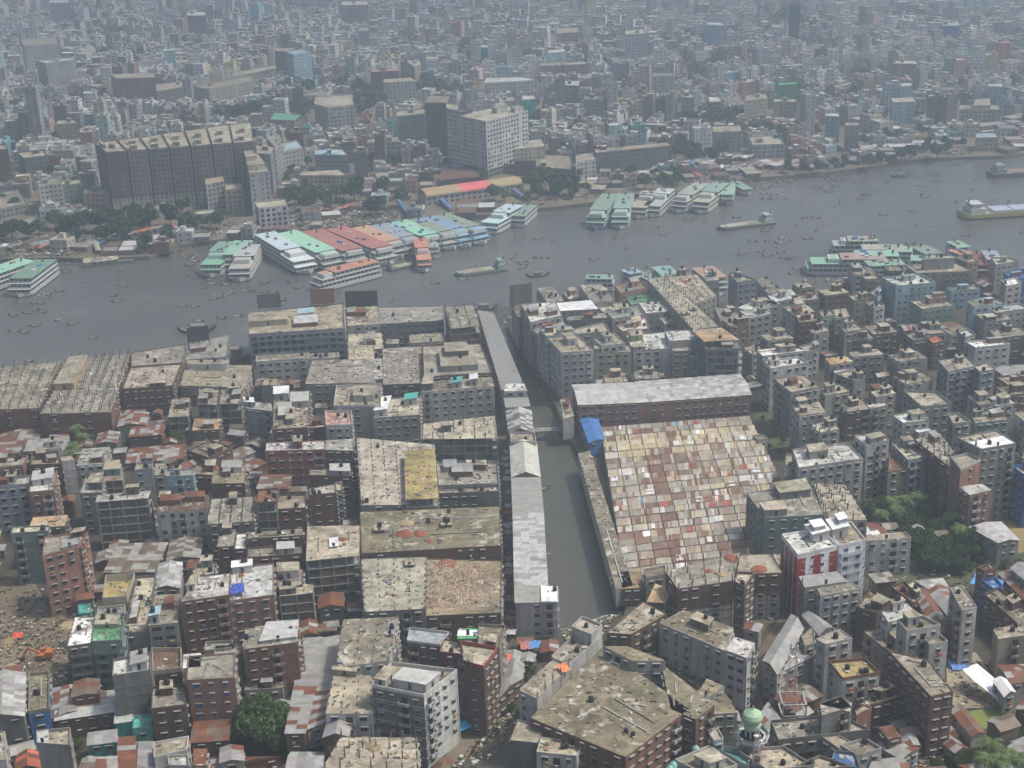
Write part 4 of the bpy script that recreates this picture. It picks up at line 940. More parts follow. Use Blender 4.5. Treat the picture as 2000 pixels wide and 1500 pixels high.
# ---------------- market of patchwork roofs
mq=[tuple(P(x,y,5).xy) for x,y in parse("1222,1140 1602,1092 1462,812 1172,834")]
root=empty('market_hall',(mq[0][0],mq[0][1],0)); MO=(mq[0][0],mq[0][1],0)
m=MB(); m.prism(mq,0,4.6,'w',cj('dgrey'),'t',cj('brown')); m.build('hall_body',root,MO)
random.seed(5)
NU,NV=12,25
us=[0]+[ (i+random.uniform(-.08,.08))/NU for i in range(1,NU)]+[1]
dv_=[0]+[random.uniform(-.22,.22) for _ in range(NV-1)]+[0]
for j in range(NV):
    v0,v1=(j+dv_[j])/NV,(j+1+dv_[j+1])/NV; rowt=random.random()
    for i in range(NU):
        u0,u1=us[i],us[i+1]; pm=MB(); 
        yrow= j>NV-7; 
        if yrow and random.random()<.85: base=random.choice([(.52,.45,.29),(.49,.42,.27),(.46,.40,.29)]) if j<NV-2 else (.30,.28,.24)
        elif i==3 and random.random()<.75: base=(.17,.085,.06)
        elif i%2 and random.random()<.55: base=last
        else: base=random.choice([(.34,.31,.26),(.37,.34,.29),(.20,.12,.085),(.29,.23,.17),(.40,.37,.32),(.47,.40,.28),(.30,.27,.22),(.44,.40,.33)])
        last=base
        patch=random.random()<.6; k=random.choice([7,9,12,14]) if patch else random.choice([4,6,9]); kk=1
        run={}
        for s in range(k):
            for t in range(kk*2):
                g0=.03; a0,a1=u0+(u1-u0)*(g0+.94*s/k),u0+(u1-u0)*(g0+.94*(s+1)/k); jt=random.uniform(-.012,.012); b0,b1=v0+(v1-v0)*(.04+.92*t/(2*kk)+jt),v0+(v1-v0)*(.04+.92*(t+1)/(2*kk)+jt)
                f=lambda t_:4.75+1.15*(1-abs(2*t_/(2*kk)-1)); z0,z1=f(t),f(t+1)
                if s and random.random()<.6 and (t in run): c=cj(run[t],.08); d0=1
                else: d0=0
                if not d0: c=cj(base,.2)
                if not d0 and random.random()<(.5 if patch else .14): c=random.choice([(.60,.60,.58),(.18,.085,.06),(.47,.46,.43),(.20,.10,.07),(.50,.43,.29),(.36,.28,.2),(.48,.47,.45),(.24,.2,.17),(.17,.08,.055),(.22,.12,.08)])
                if random.random()<.004: c=random.choice([(.2,.36,.5),(.4,.09,.07)])
                run[t]=c
                A_=[bil(mq,a0,b0),bil(mq,a1,b0),bil(mq,a1,b1),bil(mq,a0,b1)]; d=random.uniform(0,.16)
                pm.poly([(q.x,q.y,z+d+random.uniform(0,.05)) for q,z in zip(A_,(z0,z0,z1,z1))],'t',c)
        if random.random()<.14:
            a,b=u0+(u1-u0)*random.uniform(.1,.6),v0+(v1-v0)*.08; c=random.choice([(.8,.81,.83),(.8,.81,.83),(.7,.71,.72),(.36,.08,.06)]); du=random.uniform(.012,.05); A_=[bil(mq,a,b),bil(mq,a+du,b),bil(mq,a+du,b+.018),bil(mq,a,b+.018)]
            pm.poly([(q.x,q.y,z) for q,z in zip(A_,(5.2,5.2,6.05,6.05))],'t',c)
        pm.build('roof_panel',root,MO)
for k in range(9):
    c=bil(mq,random.random(),random.random()); mm=MB(); mm.bar((c.x,c.y,5),(c.x,c.y,9+random.random()*5),.12,'w',(.12,.11,.1)); mm.build('pole',root,MO)
tag(root,'market','low market hall under hundreds of rusty, yellow and white patchwork roof sheets',(mq[0][0],mq[0][1]+60,5),label='low market hall under patchwork roof of rusty, yellow and white sheets')
FOOT.append(mq); KO.append(parse("1222,1140 1500,1105 1527,935 1462,812 1172,834")); random.seed(12)
# ---------------- small things
def at(x,y,z=0): return P(x,y,z)
def thing(name,loc,cat,label,group=None): 
    o=empty(name,loc); tag(o,cat,label,tuple(loc),group,label); return o
# billboards along the river front
def board(q,h,wpx,col,label,hb=5):
    (x0,y0),(x1,y1)=q; a=P(x0,y0,h); b=P(x1,y1,h); o=thing('billboard',(a.x,a.y,0),'billboard',label); e=(b-a); e.z=0; L=e.length; e.normalize(); nn=Vector((-e.y,e.x,0)); OO=(a.x,a.y,0)
    n=max(3,int(L/2.2))
    for k in range(n):
        p=a+e*(L*k/n); r=a+e*(L*(k+1)/n-.03); m=MB(); m.prism(ccw([(p.x,p.y),(r.x,r.y),(r.x+nn.x*.15,r.y+nn.y*.15),(p.x+nn.x*.15,p.y+nn.y*.15)]),h,h+hb+random.uniform(0,.06),'t',cj(col,.16)); m.build('panel',o,OO)
    m=MB()
    for k in range(5):
        p=a+e*(L*k/4)+nn*.4; m.bar((p.x,p.y,max(0,h-9)),(p.x,p.y,h+hb),.2,'p',(.1,.09,.09)); m.bar((p.x+nn.x*2,p.y+nn.y*2,h-3),(p.x,p.y,h+hb*.8),.15,'p',(.1,.09,.09))
    m.build('support_frame',o,OO)
board([(504,603),(549,600)],17,0,(.13,.15,.16),'dark grey billboard back above small dome',7)
board([(608,595),(654,592)],17,0,(.22,.12,.09),'rust-stained billboard back in the middle of three',7.5)
board([(676,600),(738,598)],14,0,(.055,.065,.085),'dark blue-grey billboard back, widest of river front three',8)
board([(998,598),(1040,591)],18,0,(.15,.14,.12),'brown weathered billboard back beside canal mouth',10)
board([(368,670),(409,664)],13,0,(.05,.06,.075),'small dark billboard back left of riverside hall',7)
# footbridge
a=at(1040,852); b=at(1112,848); o=thing('footbridge',(a.x,a.y,0),'bridge','concrete footbridge over the canal with people on it'); OO=(a.x,a.y,0)
m=MB(); m.prism(ccw([(a.x,a.y),(b.x,b.y),(b.x,b.y+4),(a.x,a.y+4)]),1.4,1.9,'w',(.3,.29,.26),bottom=True); m.build('deck',o,OO)
for dy in(0,3.8):
    m=MB(); m.bar((a.x,a.y+dy,2.9),(b.x,b.y+dy,2.9),.12,'w',(.35,.34,.3))
    for k in range(13): t=k/12; m.bar((a.x+(b.x-a.x)*t,a.y+(b.y-a.y)*t+dy,1.9),(a.x+(b.x-a.x)*t,a.y+(b.y-a.y)*t+dy,2.9),.12,'w',(.33,.32,.29))
    m.build('railing',o,OO)
for k in range(4): 
    t=.1+k*.27; m=MB(); m.bar((a.x+(b.x-a.x)*t,a.y+2,-5),(a.x+(b.x-a.x)*t,a.y+2,1.5),.6,'w',(.2,.2,.18)); m.build('pier',o,OO)
# minaret and mosque
g=P(1465,1500,0); g=P(1467,1478,9); g.z=0; o=thing('minaret',(g.x,g.y,0),'minaret','pale blue minaret topped by a mint green onion dome'); OO=(0,0,0)
hb=0
def loc(m,name,par=o): return m.build(name,par,(0,0,0),loc=(0,0,0)) 
pb=(.40,.46,.50)
def top_at(yp): # height of a point at column x over g
    lo,hi=0,60
    for _ in range(40):
        mid=(lo+hi)/2
        if px((g.x,g.y,mid))[1]>yp: lo=mid
        else: hi=mid
    return lo
zt=top_at(1392); s=(g-CP).length/FPX
zs=top_at(1428); zd=top_at(1412)
m=MB(); m.cyl(0,0,0,zs-1.2,3.3,8,'w',pb,3.1); m.build('shaft',o)
m=MB(); m.cyl(0,0,zs-1.6,zs-1.2,4.4,8,'w',cj((.55,.58,.58)),4.4); 
for i in range(8): a_=i*.785; m.cyl(4.1*math.cos(a_),4.1*math.sin(a_),zs-1.2,zs-.1,.25,6,'w',(.55,.58,.58))
m.cyl(0,0,zs-1.2,zs-.3,4.2,8,'w',(.45,.5,.52),4.2,cap=False); m.build('gallery',o)
m=MB()
for i in range(8): a_=i*.785+.39; m.bar((1.7*math.cos(a_),1.7*math.sin(a_),zs-1.2),(1.7*math.cos(a_),1.7*math.sin(a_),zd-1),.35,'w',(.5,.54,.54))
m.build('lantern_columns',o)
mg=(.34,.50,.33)
m=MB(); m.rings([(2.1,zd-1.2),(2.15,zd-.2),(1.8,zd+.1),(1.9,zd+.5),(2.5,zd+1.2),(2.6,zd+2.0),(2.2,zd+2.9),(1.2,zd+3.6),(.35,zd+4.1),(.1,zd+5.2)],20,'p',mg); m.build('dome',o)
for k in range(3):
    for sd_ in (-1,1):
        m=MB(); zz=3+k*4; m.box(sd_*1.2-.5,-3.26,zz,sd_*1.2+.5,-3.05,zz+1.9,'d',(.03,.04,.05)); m.build('window',o)
B("1318,1490 1380,1520 1440,1500 1385,1462",4,'lblue','moss',h=13,par=1.1,parc='lgrey',pent=[(.3,.3,.5,.5,2.5,'lgrey')],tanks=0,tin=0,label="mosque roof terrace with parapet frames left of minaret",kind='mosque_building')
B("1384,1455 1460,1500 1466,1482 1470,1463 1390,1462",4,'lblue','teal',h=12,par=.8,parc='lgrey',pent=[],tanks=0,tin=0,label="mosque hall with faded teal tiled roof",kind='mosque_building')
B("1385,1437 1395,1450 1413,1445 1402,1424",5,'lblue','tan',h=15.5,par=.6,parc='lgrey',pent=[],tanks=0,tin=0,label="small pale blue stair tower left of minaret",ko=0)
for x,y in ((1359,1461),(1315,1492),(1308,1500)):
    g2=P(x,y,14); oo=thing('small_dome',(g2.x,g2.y,0),'dome','small turquoise corner dome'); oo['label']='x'; ITEMS.pop(); tag(oo,'dome','small turquoise corner dome on mosque parapet',(g2.x,g2.y,14))
    m=MB(); m.cyl(0,0,0,13,.6,8,'w',pb); m.rings([(1.0,13),(1.05,13.5),(.8,14.2),(.3,14.7),(0,15)],14,'p',(.25,.5,.42)); m.build('cupola',oo)
# telecom towers
def lattice(x,y,z0,h,w0,label):
    g=P(x,y,z0); o=thing('telecom_tower',(g.x,g.y,z0),'telecom tower',label); n=10
    m=MB()
    for k in range(n):
        w_=w0*(1-.6*k/n)/2; w1=w0*(1-.6*(k+1)/n)/2; z=h*k/n; z1=h*(k+1)/n; c=(.45,.08,.06) if k%3==1 else (.42,.42,.42)
        A_=[(-w_,-w_),(w_,-w_),(w_,w_),(-w_,w_)]; B_=[(-w1,-w1),(w1,-w1),(w1,w1),(-w1,w1)]
        for i in range(4):
            m.bar((*A_[i],z),(*B_[i],z1),.09,'p',c); m.bar((*A_[i],z),(*B_[(i+1)%4],z1),.05,'p',c); m.bar((*A_[i],z),(*A_[(i+1)%4],z),.05,'p',c)
    m.build('lattice_mast',o)
    for i in range(6):
        a_=i*1.05; m=MB(); r_=w0*.35; m.box(r_*math.cos(a_)-.15,r_*math.sin(a_)-.15,h-3-(i%2)*2.5,r_*math.cos(a_)+.15,r_*math.sin(a_)+.15,h-1-(i%2)*2.5,'p',(.75,.75,.75)); m.build('antenna_panel',o)
    for i in range(3):
        m=MB(); a_=i*2.1; m.cyl(w0*.35*math.cos(a_),w0*.35*math.sin(a_),h*.7+i*.9,h*.7+i*.9+.3,.55,10,'p',(.7,.7,.7)); m.build('dish_antenna',o)
lattice(1545,1378,14,19,3.2,'tall red and white lattice mast above the grey steel frame roof')
lattice(1478,1490,13,9,2.0,'short red and white mast in front of the minaret')
g=P(1547,1388,10); o=thing('roof_frame',(g.x,g.y,10),'frame','white concrete frame around the foot of the lattice mast')
for z in(0,3.4):
    m=MB()
    for a_,b_ in(((-3,-3),(3,-3)),((3,-3),(3,3)),((3,3),(-3,3)),((-3,3),(-3,-3))): m.bar((*a_,z+.3),(*b_,z+.3),.35,'w',(.42,.42,.40))
    m.build('ring_beam',o)
for a_ in((-3,-3),(3,-3),(3,3),(-3,3)): m=MB(); m.bar((*a_,0),(*a_,3.8),.35,'w',(.42,.42,.40)); m.build('post',o)
# excavator
g=at(90,1286); o=thing('excavator',(g.x,g.y,0),'excavator','orange tracked excavator working on the demolition yard'); og=(.44,.15,.05)
for dy in(-1.3,1.3): m=MB(); m.box(-2.1,dy-.35,0,2.1,dy+.35,.9,'p',(.04,.04,.04)); m.build('track',o)
m=MB(); m.box(-1.9,-1.5,1.0,2.2,1.5,2.0,'p',og); m.box(.3,-1.4,2.0,2.3,1.4,2.7,'p',og); bd_=m.build('body',o)
m=MB(); m.box(-1.6,.2,2.0,-.1,1.5,3.2,'p',og); m.box(-1.66,.35,2.3,-.05,1.55,3.0,'d',(.05,.06,.07)); m.build('cab',bd_)
m=MB(); m.bar((-1.2,-.4,2),(-4.6,-.4,4.4),.55,'p',og); m.build('boom',o)
m=MB(); m.bar((-4.6,-.4,4.4),(-6.6,-.4,1.4),.42,'p',og); m.build('stick',o)
m=MB(); m.box(-7.2,-1,0.3,-6.1,.2,1.4,'p',(.12,.06,.04)); m.build('bucket',o)
o.rotation_euler=(0,0,.1)
# tarpaulins, awnings, heaps
def tarp(x,y,z,lx,ly,rz,c,label,cat='tarpaulin',name='tarpaulin',tilt=.25):
    g=P(x,y,z); m=MB(); n=6
    for i in range(n):
        for j in range(3):
            f=lambda a,b:(lx*(a/n-.5),ly*(b/3-.5),tilt*ly*(b/3)+.18*math.sin(a*1.9+b*2.3))
            m.poly([f(i,j),f(i+1,j),f(i+1,j+1),f(i,j+1)],'p',cj(c,.05))
    for sx in(-1,1): m.bar((sx*lx*.48,-ly*.48,-z*.98 if z<4 else -2.4),(sx*lx*.48,-ly*.48,0),.1,'p',(.2,.17,.13))
    ob=m.build(name,None,(0,0,0)); ob.location=g; ob.rotation_euler=(0,0,rz); tag(ob,cat,label,(g.x,g.y,z),None,None); return ob
tarp(977,1312,6,2.5,11,-.45,(.75,.13,.05),'bright orange long tarpaulin edge')
tarp(880,1430,3,14,3,.62,(.04,.33,.62),'bright blue long shop awning','awning','awning')
tarp(1101,1306,19,3,3,.5,(.7,.25,.12),'orange cloth hung over a wall')
tarp(1040,1261,3,5,3,.1,(.08,.25,.55),'blue tarpaulin over lane stalls')
tarp(1026,1263,3,3,3,.1,(.5,.16,.1),'red tarpaulin over lane stalls')
tarp(35,1242,.6,3,2.4,0,(.6,.09,.05),'small red tarpaulin on bare yard')
tarp(1872,1301,.8,5,3.5,.2,(.12,.26,.6),'small blue tarpaulin on sand')
tarp(1928,1342,3,6,13,.55,(.72,.74,.78),'shiny new white tin canopy')
tarp(1928,1140,5,9,5,-.6,(.1,.33,.68),'crumpled bright blue plastic sheet')
tarp(462,1152,20,4.6,4,.2,(.04,.08,.42),'dark blue plastic sheet over roof goods')
rs=random.Random(3)
for y in range(870,1240,13):
    x0=978+(y-870)*.022+rs.uniform(0,6)
    tarp(x0+12,y,2.8,rs.uniform(2.5,4),rs.uniform(2,3.5),rs.uniform(-.4,.4),rs.choice([(.06,.12,.3),(.05,.08,.2),(.3,.3,.28),(.1,.1,.1),(.5,.5,.5),(.3,.1,.06),(.07,.07,.07)]),'market stall awning along the lane','awning','stall_awning',.1)
def heap(x,y,z,r,c,label):
    g=P(x,y,z); m=MB(); R_=random.Random(int(x*7+y)); 
    rr=[[r*(1-.33*k)*R_.uniform(.85,1.15) for _ in range(12)] for k in range(3)]
    pts=[[(rr[k][i]*math.cos(i*.5236),rr[k][i]*math.sin(i*.5236),(0,.38,.62)[k]*r*.45) for i in range(12)] for k in range(3)]
    for k in range(2):
        for i in range(12): m.poly([pts[k][i],pts[k][(i+1)%12],pts[k+1][(i+1)%12],pts[k+1][i]],'g',c)
    m.poly(pts[2],'g',c); ob=m.build('heap',None,(0,0,0)); ob.location=g; tag(ob,'heap',label,(g.x,g.y,z))
for x,y,z,r,k in ((1483,1112,15.6,3.4,0),(1427,1090,15.6,3.2,0),(1385,1115,15.6,1.8,0),(1410,1122,15.6,2.2,1),(1450,1128,15.6,2.4,0),(790,1042,15.6,3.8,0),(820,1042,15.6,3.0,0),(795,1022,15.6,3,1),(840,1056,15.6,1.8,0),(761,1158,15.6,1.8,1),(590,1193,3,2.5,0),(612,1196,3,1.6,0),(645,1192,3,2,1),
   (669,1053,18.6,2,0),(632,1057,18.6,1.3,1),(469,1124,18.6,1.6,0),(425,915,15.6,2.4,0),(872,1102,12.5,4.5,0),(730,1460,12.5,2.6,1),(1240,1495,9.5,4,0),(1512,1470,11,4,0),(1698,1164,12.5,2,0),(1720,1178,12.5,1.6,1),(130,1222,0,4,1),(15,1254,0,4,1),(22,1302,0,3,1),(1340,550,15.6,3,0),(1300,560,15.6,2,0)):
    heap(x,y,z,r*.75,[(.27,.10,.06),(.36,.29,.18)][k],['mound of crushed orange brick','pale mound of sand'][k])
# timber props on the slab
q4=[tuple(P(x,y,12.6).xy) for x,y in parse("834,1190 972,1180 972,1112 838,1110")]
root=empty('timber_prop_field',(q4[0][0],q4[0][1],12.5)); m=MB(); rs=random.Random(4)
mm=MB(); mm.bar((0,0,0),(.15,.1,2.3),.13,'p',(.62,.47,.34)); pm_=mm.mesh('prop'); mm=MB(); mm.bar((0,0,0),(-.1,.2,2.5),.13,'p',(.74,.62,.50)); pm2_=mm.mesh('prop')
for i in range(26):
    for j in range(11):
        u,v=(i+.5+rs.uniform(-.3,.3))/26,(j+.5+rs.uniform(-.3,.3))/10
        if u>.66 and rs.random()<.45: continue
        c=bil(q4,u,v); ob=inst('prop',rs.choice([pm_,pm2_]),root,(c.x-q4[0][0],c.y-q4[0][1],0),rs.random()*6,(1,1,rs.uniform(.8,1.1)))
for k in range(500):
    c=bil(q4,rs.random()*.66 if rs.random()<.8 else rs.random(),rs.random()); a=rs.random()*3.14; l=rs.uniform(.5,1.6); z=12.6+rs.uniform(.05,1.6); m.bar((c.x,c.y,z),(c.x+l*math.cos(a),c.y+l*math.sin(a),z+rs.uniform(-.3,.3)),.12,'p',cj((.68,.55,.42),.25))
m.build('loose_planks',root,(q4[0][0],q4[0][1],12.5),kind='stuff')
tag(root,'timber props','x',(q4[0][0],q4[0][1],12),None,'field of pale timber props standing on brick building roof')
# timber deck ribs on named decks are part of their roofs
# ---------------- people
def personmesh():
    me=bpy.data.meshes.new('p'); V=[(0,0,.95),(0,0,1.2),(0,0,1.42),(0,0,1.53),(0,0,1.66),(.1,0,.9),(.12,.05,.5),(.12,-.02,.08),(.12,.12,.03),(-.1,0,.9),(-.13,-.05,.5),(-.13,-.12,.08),(-.13,.02,.03),(.19,0,1.40),(.24,.02,1.12),(.22,.14,.9),(-.19,0,1.40),(-.25,.0,1.12),(-.22,.1,.9)]
    E=[(0,1),(1,2),(2,3),(3,4),(0,5),(5,6),(6,7),(7,8),(0,9),(9,10),(10,11),(11,12),(2,13),(13,14),(14,15),(2,16),(16,17),(17,18)]
    Rr=[.15,.14,.15,.06,.11,.09,.07,.05,.05,.09,.07,.05,.05,.06,.045,.04,.06,.045,.04]
    me.from_pydata(V,E,[]); ob=bpy.data.objects.new('p',me); COL.objects.link(ob); mo=ob.modifiers.new('s','SKIN')
    for i,r in enumerate(Rr): me.skin_vertices[0].data[i].radius=(r,r*.8)
    me.skin_vertices[0].data[0].use_root=True
    dg=bpy.context.evaluated_depsgraph_get(); ev=bpy.data.meshes.new_from_object(ob.evaluated_get(dg)); bpy.data.objects.remove(ob); out=[]
    for sh,lg in (((.6,.6,.58),(.12,.12,.2)),((.35,.08,.06),(.1,.09,.08)),((.1,.2,.4),(.3,.28,.22)),((.45,.4,.15),(.05,.05,.06))):
        e=ev.copy(); e.materials.clear(); e.materials.append(MT['p']); a=e.color_attributes.new('Col','FLOAT_COLOR','CORNER')
        for p in e.polygons:
            z=p.center.z; c=(.02,.015,.012) if z>1.62 else (.16,.09,.06) if z>1.46 or (abs(p.center.x)>.21 and z<1.1) else sh if z>.92 else lg
            for li in p.loop_indices: a.data[li].color=(*c,1)
        out.append(e)
    return out
PM=personmesh(); rs=random.Random(9)
def person(p,z,group,desc,rz=None,sc=1.0):
    o=inst('person',rs.choice(PM),None,(p[0],p[1],z),rs.random()*6 if rz is None else rz,(sc,)*3); tag(o,'person',desc,(p[0],p[1],z),group); return o
for k in range(70):
    y=rs.uniform(860,1245); g=P(979+(y-870)*.03+rs.uniform(0,14),y,0); person(g,.01,'people in the lane beside the canal','person walking in the lane beside the canal')
for k in range(40):
    t=rs.random(); x=1418+t*80+rs.uniform(-12,12); y=1470-t*190; g=P(x,y,0); person(g,.01,'people on the road by the minaret','person on the road by minaret')
for k in range(7): g=P(1045+rs.random()*62,848,1.9); person(g,1.9,'people crossing the footbridge','person crossing the footbridge')
for k in range(9): g=P(30+rs.random()*100,1200+rs.random()*180,0); person(g,.01,'workers on the demolition yard','worker on the bare demolition yard')

# floating scum and rubbish along the canal and river edge
m=MB(); rs=random.Random(8)
def edge(pts,n,off):
    for _ in range(n):
        i=rs.randrange(len(pts)-1); a=Vector(pts[i]); b=Vector(pts[i+1]); p=a+(b-a)*rs.random(); k=abs(rs.gauss(0,off)); x,y=p.x+(k if off>0 else -k)*(1 if pts is canW else -1),p.y+rs.gauss(0,.6); r=abs(rs.gauss(0,.22))+.08; c=rs.choice([(.5,.5,.47),(.3,.28,.22),(.12,.16,.06),(.1,.09,.07),(.55,.55,.53),(.2,.17,.12)])
        t=rs.random()*3; m.prism([(x+r*math.cos(t+q),y+r*math.sin(t+q)) for q in(0,1.2,2.6,4.4)],WZ+.03,WZ+.08,'p',cj(c,.2))
edge(canW,260,1.6); edge([canE[i] for i in range(len(canE))],320,1.6)
o=m.build('floating_rubbish',None,(0,0,0),kind='stuff'); o['label']='floating rubbish along the canal walls'; o['category']='rubbish'
# ---------------- ships
random.seed(21)
def frame(fx,fy,nx,ny,z):
    a=P(fx,fy,z+WZ); b=P(nx,ny,z+WZ); a.z=b.z=0; d=(b-a); return a,b,d.length,math.atan2(d.y,d.x)
def hull(m,L,w,dh,c,bow=.14,stern=.04,c2=None,z0=-.8):
    st=[(0,.86),(stern,1),(1-bow,1),(1-bow*.45,.72),(1,.06)]
    for (u0,k0),(u1,k1) in zip(st,st[1:]):
        for s in(1,-1):
            lo0,lo1=.8,.8; y0,y1=s*w/2*k0,s*w/2*k1; zz0,zz1=dh+(.9*max(0,u0-.85)/.15),dh+(.9*max(0,u1-.85)/.15)
            for za0,za1,zb0,zb1,cc,ka,kb in ((z0,z0,dh*.35,dh*.35,c2 or c,.85,1),(dh*.35,dh*.35,zz0,zz1,c,1,1)):
                q=[(L*u0,y0*ka,za0),(L*u1,y1*ka,za1),(L*u1,y1*kb,zb1),(L*u0,y0*kb,zb0)]; m.poly(q if s<0 else q[::-1],'p',cc)
        m.poly([(L*u0,-w/2*k0,dh-.25),(L*u1,-w/2*k1,dh-.25),(L*u1,w/2*k1,dh-.25),(L*u0,w/2*k0,dh-.25)],'p',(.3,.3,.28))
    m.poly([(0,-w*.43,z0),(0,w*.43,z0),(0,w*.43,dh),(0,-w*.43,dh)][::-1],'p',c)
def ferry(fx,fy,nx,ny,w,roof,decks=3,label=None,hullc=(.5,.52,.52),split=None,wallc=(.58,.61,.60),z=None,cat='ferry',roof2=None,group='moored river ferries'):
    dh=2.0; DH=2.55; z=z or dh+DH*decks; a,b,L,rz=frame(fx,fy,nx,ny,z); o=empty('ferry',(a.x,a.y,WZ)); o.rotation_euler=(0,0,rz)
    m=MB(); hull(m,L,w,dh,hullc,c2=(.12,.13,.14)); m.build('hull',o)
    rc=C_[roof] if isinstance(roof,str) else roof; g_=sum(rc)/3; rc=tuple((g_+(v-g_)*.68)*.92 for v in rc)
    top=0
    for d in range(decks):
        x0=L*.02+d*.6; x1=L*(.95-.05*d) if d<decks-1 or not split else L*split; z0=dh+DH*d; ww=w*.96
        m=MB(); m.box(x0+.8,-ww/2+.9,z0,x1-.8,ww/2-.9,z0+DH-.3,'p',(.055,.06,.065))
        # railings band and posts
        for s in(-1,1):
            y=s*ww/2; m.box(x0,y-.06,z0,x1,y+.06,z0+.75,'p',cj(wallc,.05)); m.box(x0,y-.06,z0+2.05,x1,y+.06,z0+DH-.28,'p',cj(wallc,.05))
            n=max(3,int((x1-x0)/2.6))
            for k in range(n+1): xx=x0+(x1-x0)*k/n; m.box(xx-.22,y-.09,z0,xx+.22,y+.09,z0+DH-.2,'p',wallc)
        for xx in(x0,x1):
            m.box(xx-.08,-ww/2,z0,xx+.08,ww/2,z0+.75,'p',wallc); n=5
            m.box(xx-.08,-ww/2,z0+2.05,xx+.08,ww/2,z0+DH-.28,'p',wallc)
            for k in range(n+1): yy=-ww/2+ww*k/n; m.box(xx-.1,yy-.2,z0,xx+.1,yy+.2,z0+DH-.2,'p',wallc)
        m.build('deck_wall',o)
        m=MB(); last=d==decks-1; c=rc if last else (roof2 or (.42,.44,.42)) ; m.box(x0-.5,-w/2-.1,z0+DH-.2,x1+.6,w/2+.1,z0+DH,'p',c,bottom=True)
        if last:
            ns=int((x1-x0)/3)
            for k in range(ns): m.box(x0+(x1-x0)*k/ns,-w/2+.1,z0+DH,x0+(x1-x0)*(k+.93)/ns,w/2-.1,z0+DH+random.uniform(.03,.07),'p',cj(rc,.07))
        dk_=m.build('roof' if last else 'deck',o)
        if last: top=(x0,x1,z0+DH)
        elif split and d==decks-2:
            m=MB(); m.box(L*split+1.5,-w*.36,z0+DH,L*min(.92,split+.16),w*.36,z0+DH+2.2,'p',wallc); m.box(L*split+2.5,-w*.3,z0+DH+2.2,L*min(.9,split+.14),w*.3,z0+DH+2.35,'p',roof2 or rc,bottom=True); m.build('wheelhouse',dk_)
    x0,x1,zt=top
    m=MB(); m.cyl(x0+(x1-x0)*.12,0,zt,zt+2.2,.5,8,'p',(.1,.1,.1)); m.bar((x0+2,0,zt),(x0+2,0,zt+4.5),.15,'p',(.6,.6,.6)); m.build('funnel',dk_)
    for k in range(random.randint(1,4)):
        xx=x0+(x1-x0)*random.uniform(.2,.85); yy=random.uniform(-.25,.25)*w; m=MB(); m.box(xx,yy-.7,zt+.08,xx+random.uniform(1.5,3.5),yy+.7,zt+.8,'p',random.choice([(.12,.12,.13),(.6,.6,.6),(.3,.12,.08),(.08,.2,.45)])); m.build('roof_box',dk_)
    p=((a.x+b.x)/2,(a.y+b.y)/2,z); tag(o,cat,label or f"moored white {decks}-deck ferry with {nm(roof)} roof",p,group,None if not label else label)
    q=[Matrix.Translation((a.x,a.y,0))@Matrix.Rotation(rz,4,'Z')@Vector(v) for v in((0,-w/2,0),(L,-w/2,0),(L,w/2,0),(0,w/2,0))]; FOOT.append([(v.x,v.y) for v in q]); SH.append([px((v.x,v.y,0)) for v in q])
    return o
SH=[]
mint=(.26,.62,.42); terra=(.50,.155,.115); gr=(.23,.45,.33)
ferry(514,453,602,505,13,(.52,.70,.76),3,"ferry with long pale blue roof, leftmost of the big row",split=.62,roof2=(.66,.72,.72))
ferry(557,451,656,499,13,(.32,.74,.50),3,"ferry with bright mint green roof in the big row",split=.8)
ferry(606,448,702,493,13,terra,3,"ferry with dull terracotta roof, left of the brighter red one",split=.85)
ferry(652,443,762,488,13,(.55,.15,.12),3,"ferry with largest terracotta red roof in big row",split=.85)
ferry(700,441,782,476,11,(.68,.36,.19),3,"ferry with orange roof in the big row",split=.8)
ferry(733,437,812,469,12,(.28,.38,.45),3,"ferry with slate blue roof in the big row",split=.75)
ferry(757,434,795,450,8,(.28,.46,.66),3,"narrow ferry with light blue roof between slate and mint")
ferry(775,430,852,464,12,(.26,.70,.47),3,"second mint green roofed ferry, right of slate blue one",split=.8)
ferry(808,426,885,459,12,(.30,.36,.26),3,"ferry with dull olive roof and dark clutter",split=.75)
ferry(830,423,915,454,12,(.18,.40,.66),3,"ferry with strong blue roof, third from row's right end",split=.7,roof2=(.2,.4,.6))
ferry(856,418,945,449,12,(.26,.37,.29),3,"ferry with grey-green roof at right end of big row",split=.75,roof2=(.22,.42,.62))
ferry(736,506,607,538,10,(.62,.25,.12),3,"white paddle ferry with orange roof moored across the row",split=.7)
ferry(820,464,829,502,8,(.68,.22,.12),3,"small ferry with orange-red roof pointing at the camera",split=.5,roof2=(.55,.28,.2))
ferry(842,472,847,484,6,(.3,.5,.42),2,"little mint ferry beside the small orange one")
ferry(448,470,406,512,12,gr,3,"green roofed ferry, left of the cluster of three",split=.5,roof2=(.22,.45,.33))
ferry(477,468,447,502,11,mint,3,"mint roofed ferry in the middle of three")
ferry(490,476,464,520,12,(.48,.50,.50),3,"grey-white roofed ferry, right of the cluster of three",split=.55,roof2=(.42,.4,.36))
ferry(58,505,-60,545,14,(.30,.72,.48),3,"bright mint roofed ferry at the left edge")
ferry(92,505,30,550,13,(.18,.36,.25),3,"darker green roofed ferry at the left edge")
ferry(1008,398,950,430,12,(.50,.68,.76),3,"white ferry with pale blue stepped roofs",split=.5,roof2=(.5,.68,.72))
ferry(1035,399,1008,424,10,(.26,.40,.28),2,"short olive roofed ferry beside pale blue one")
ferry(1194,377,1160,421,11.5,(.25,.41,.31),3,"purple-bowed ferry with long green roof",hullc=(.16,.15,.33),split=.75,roof2=(.28,.45,.35))
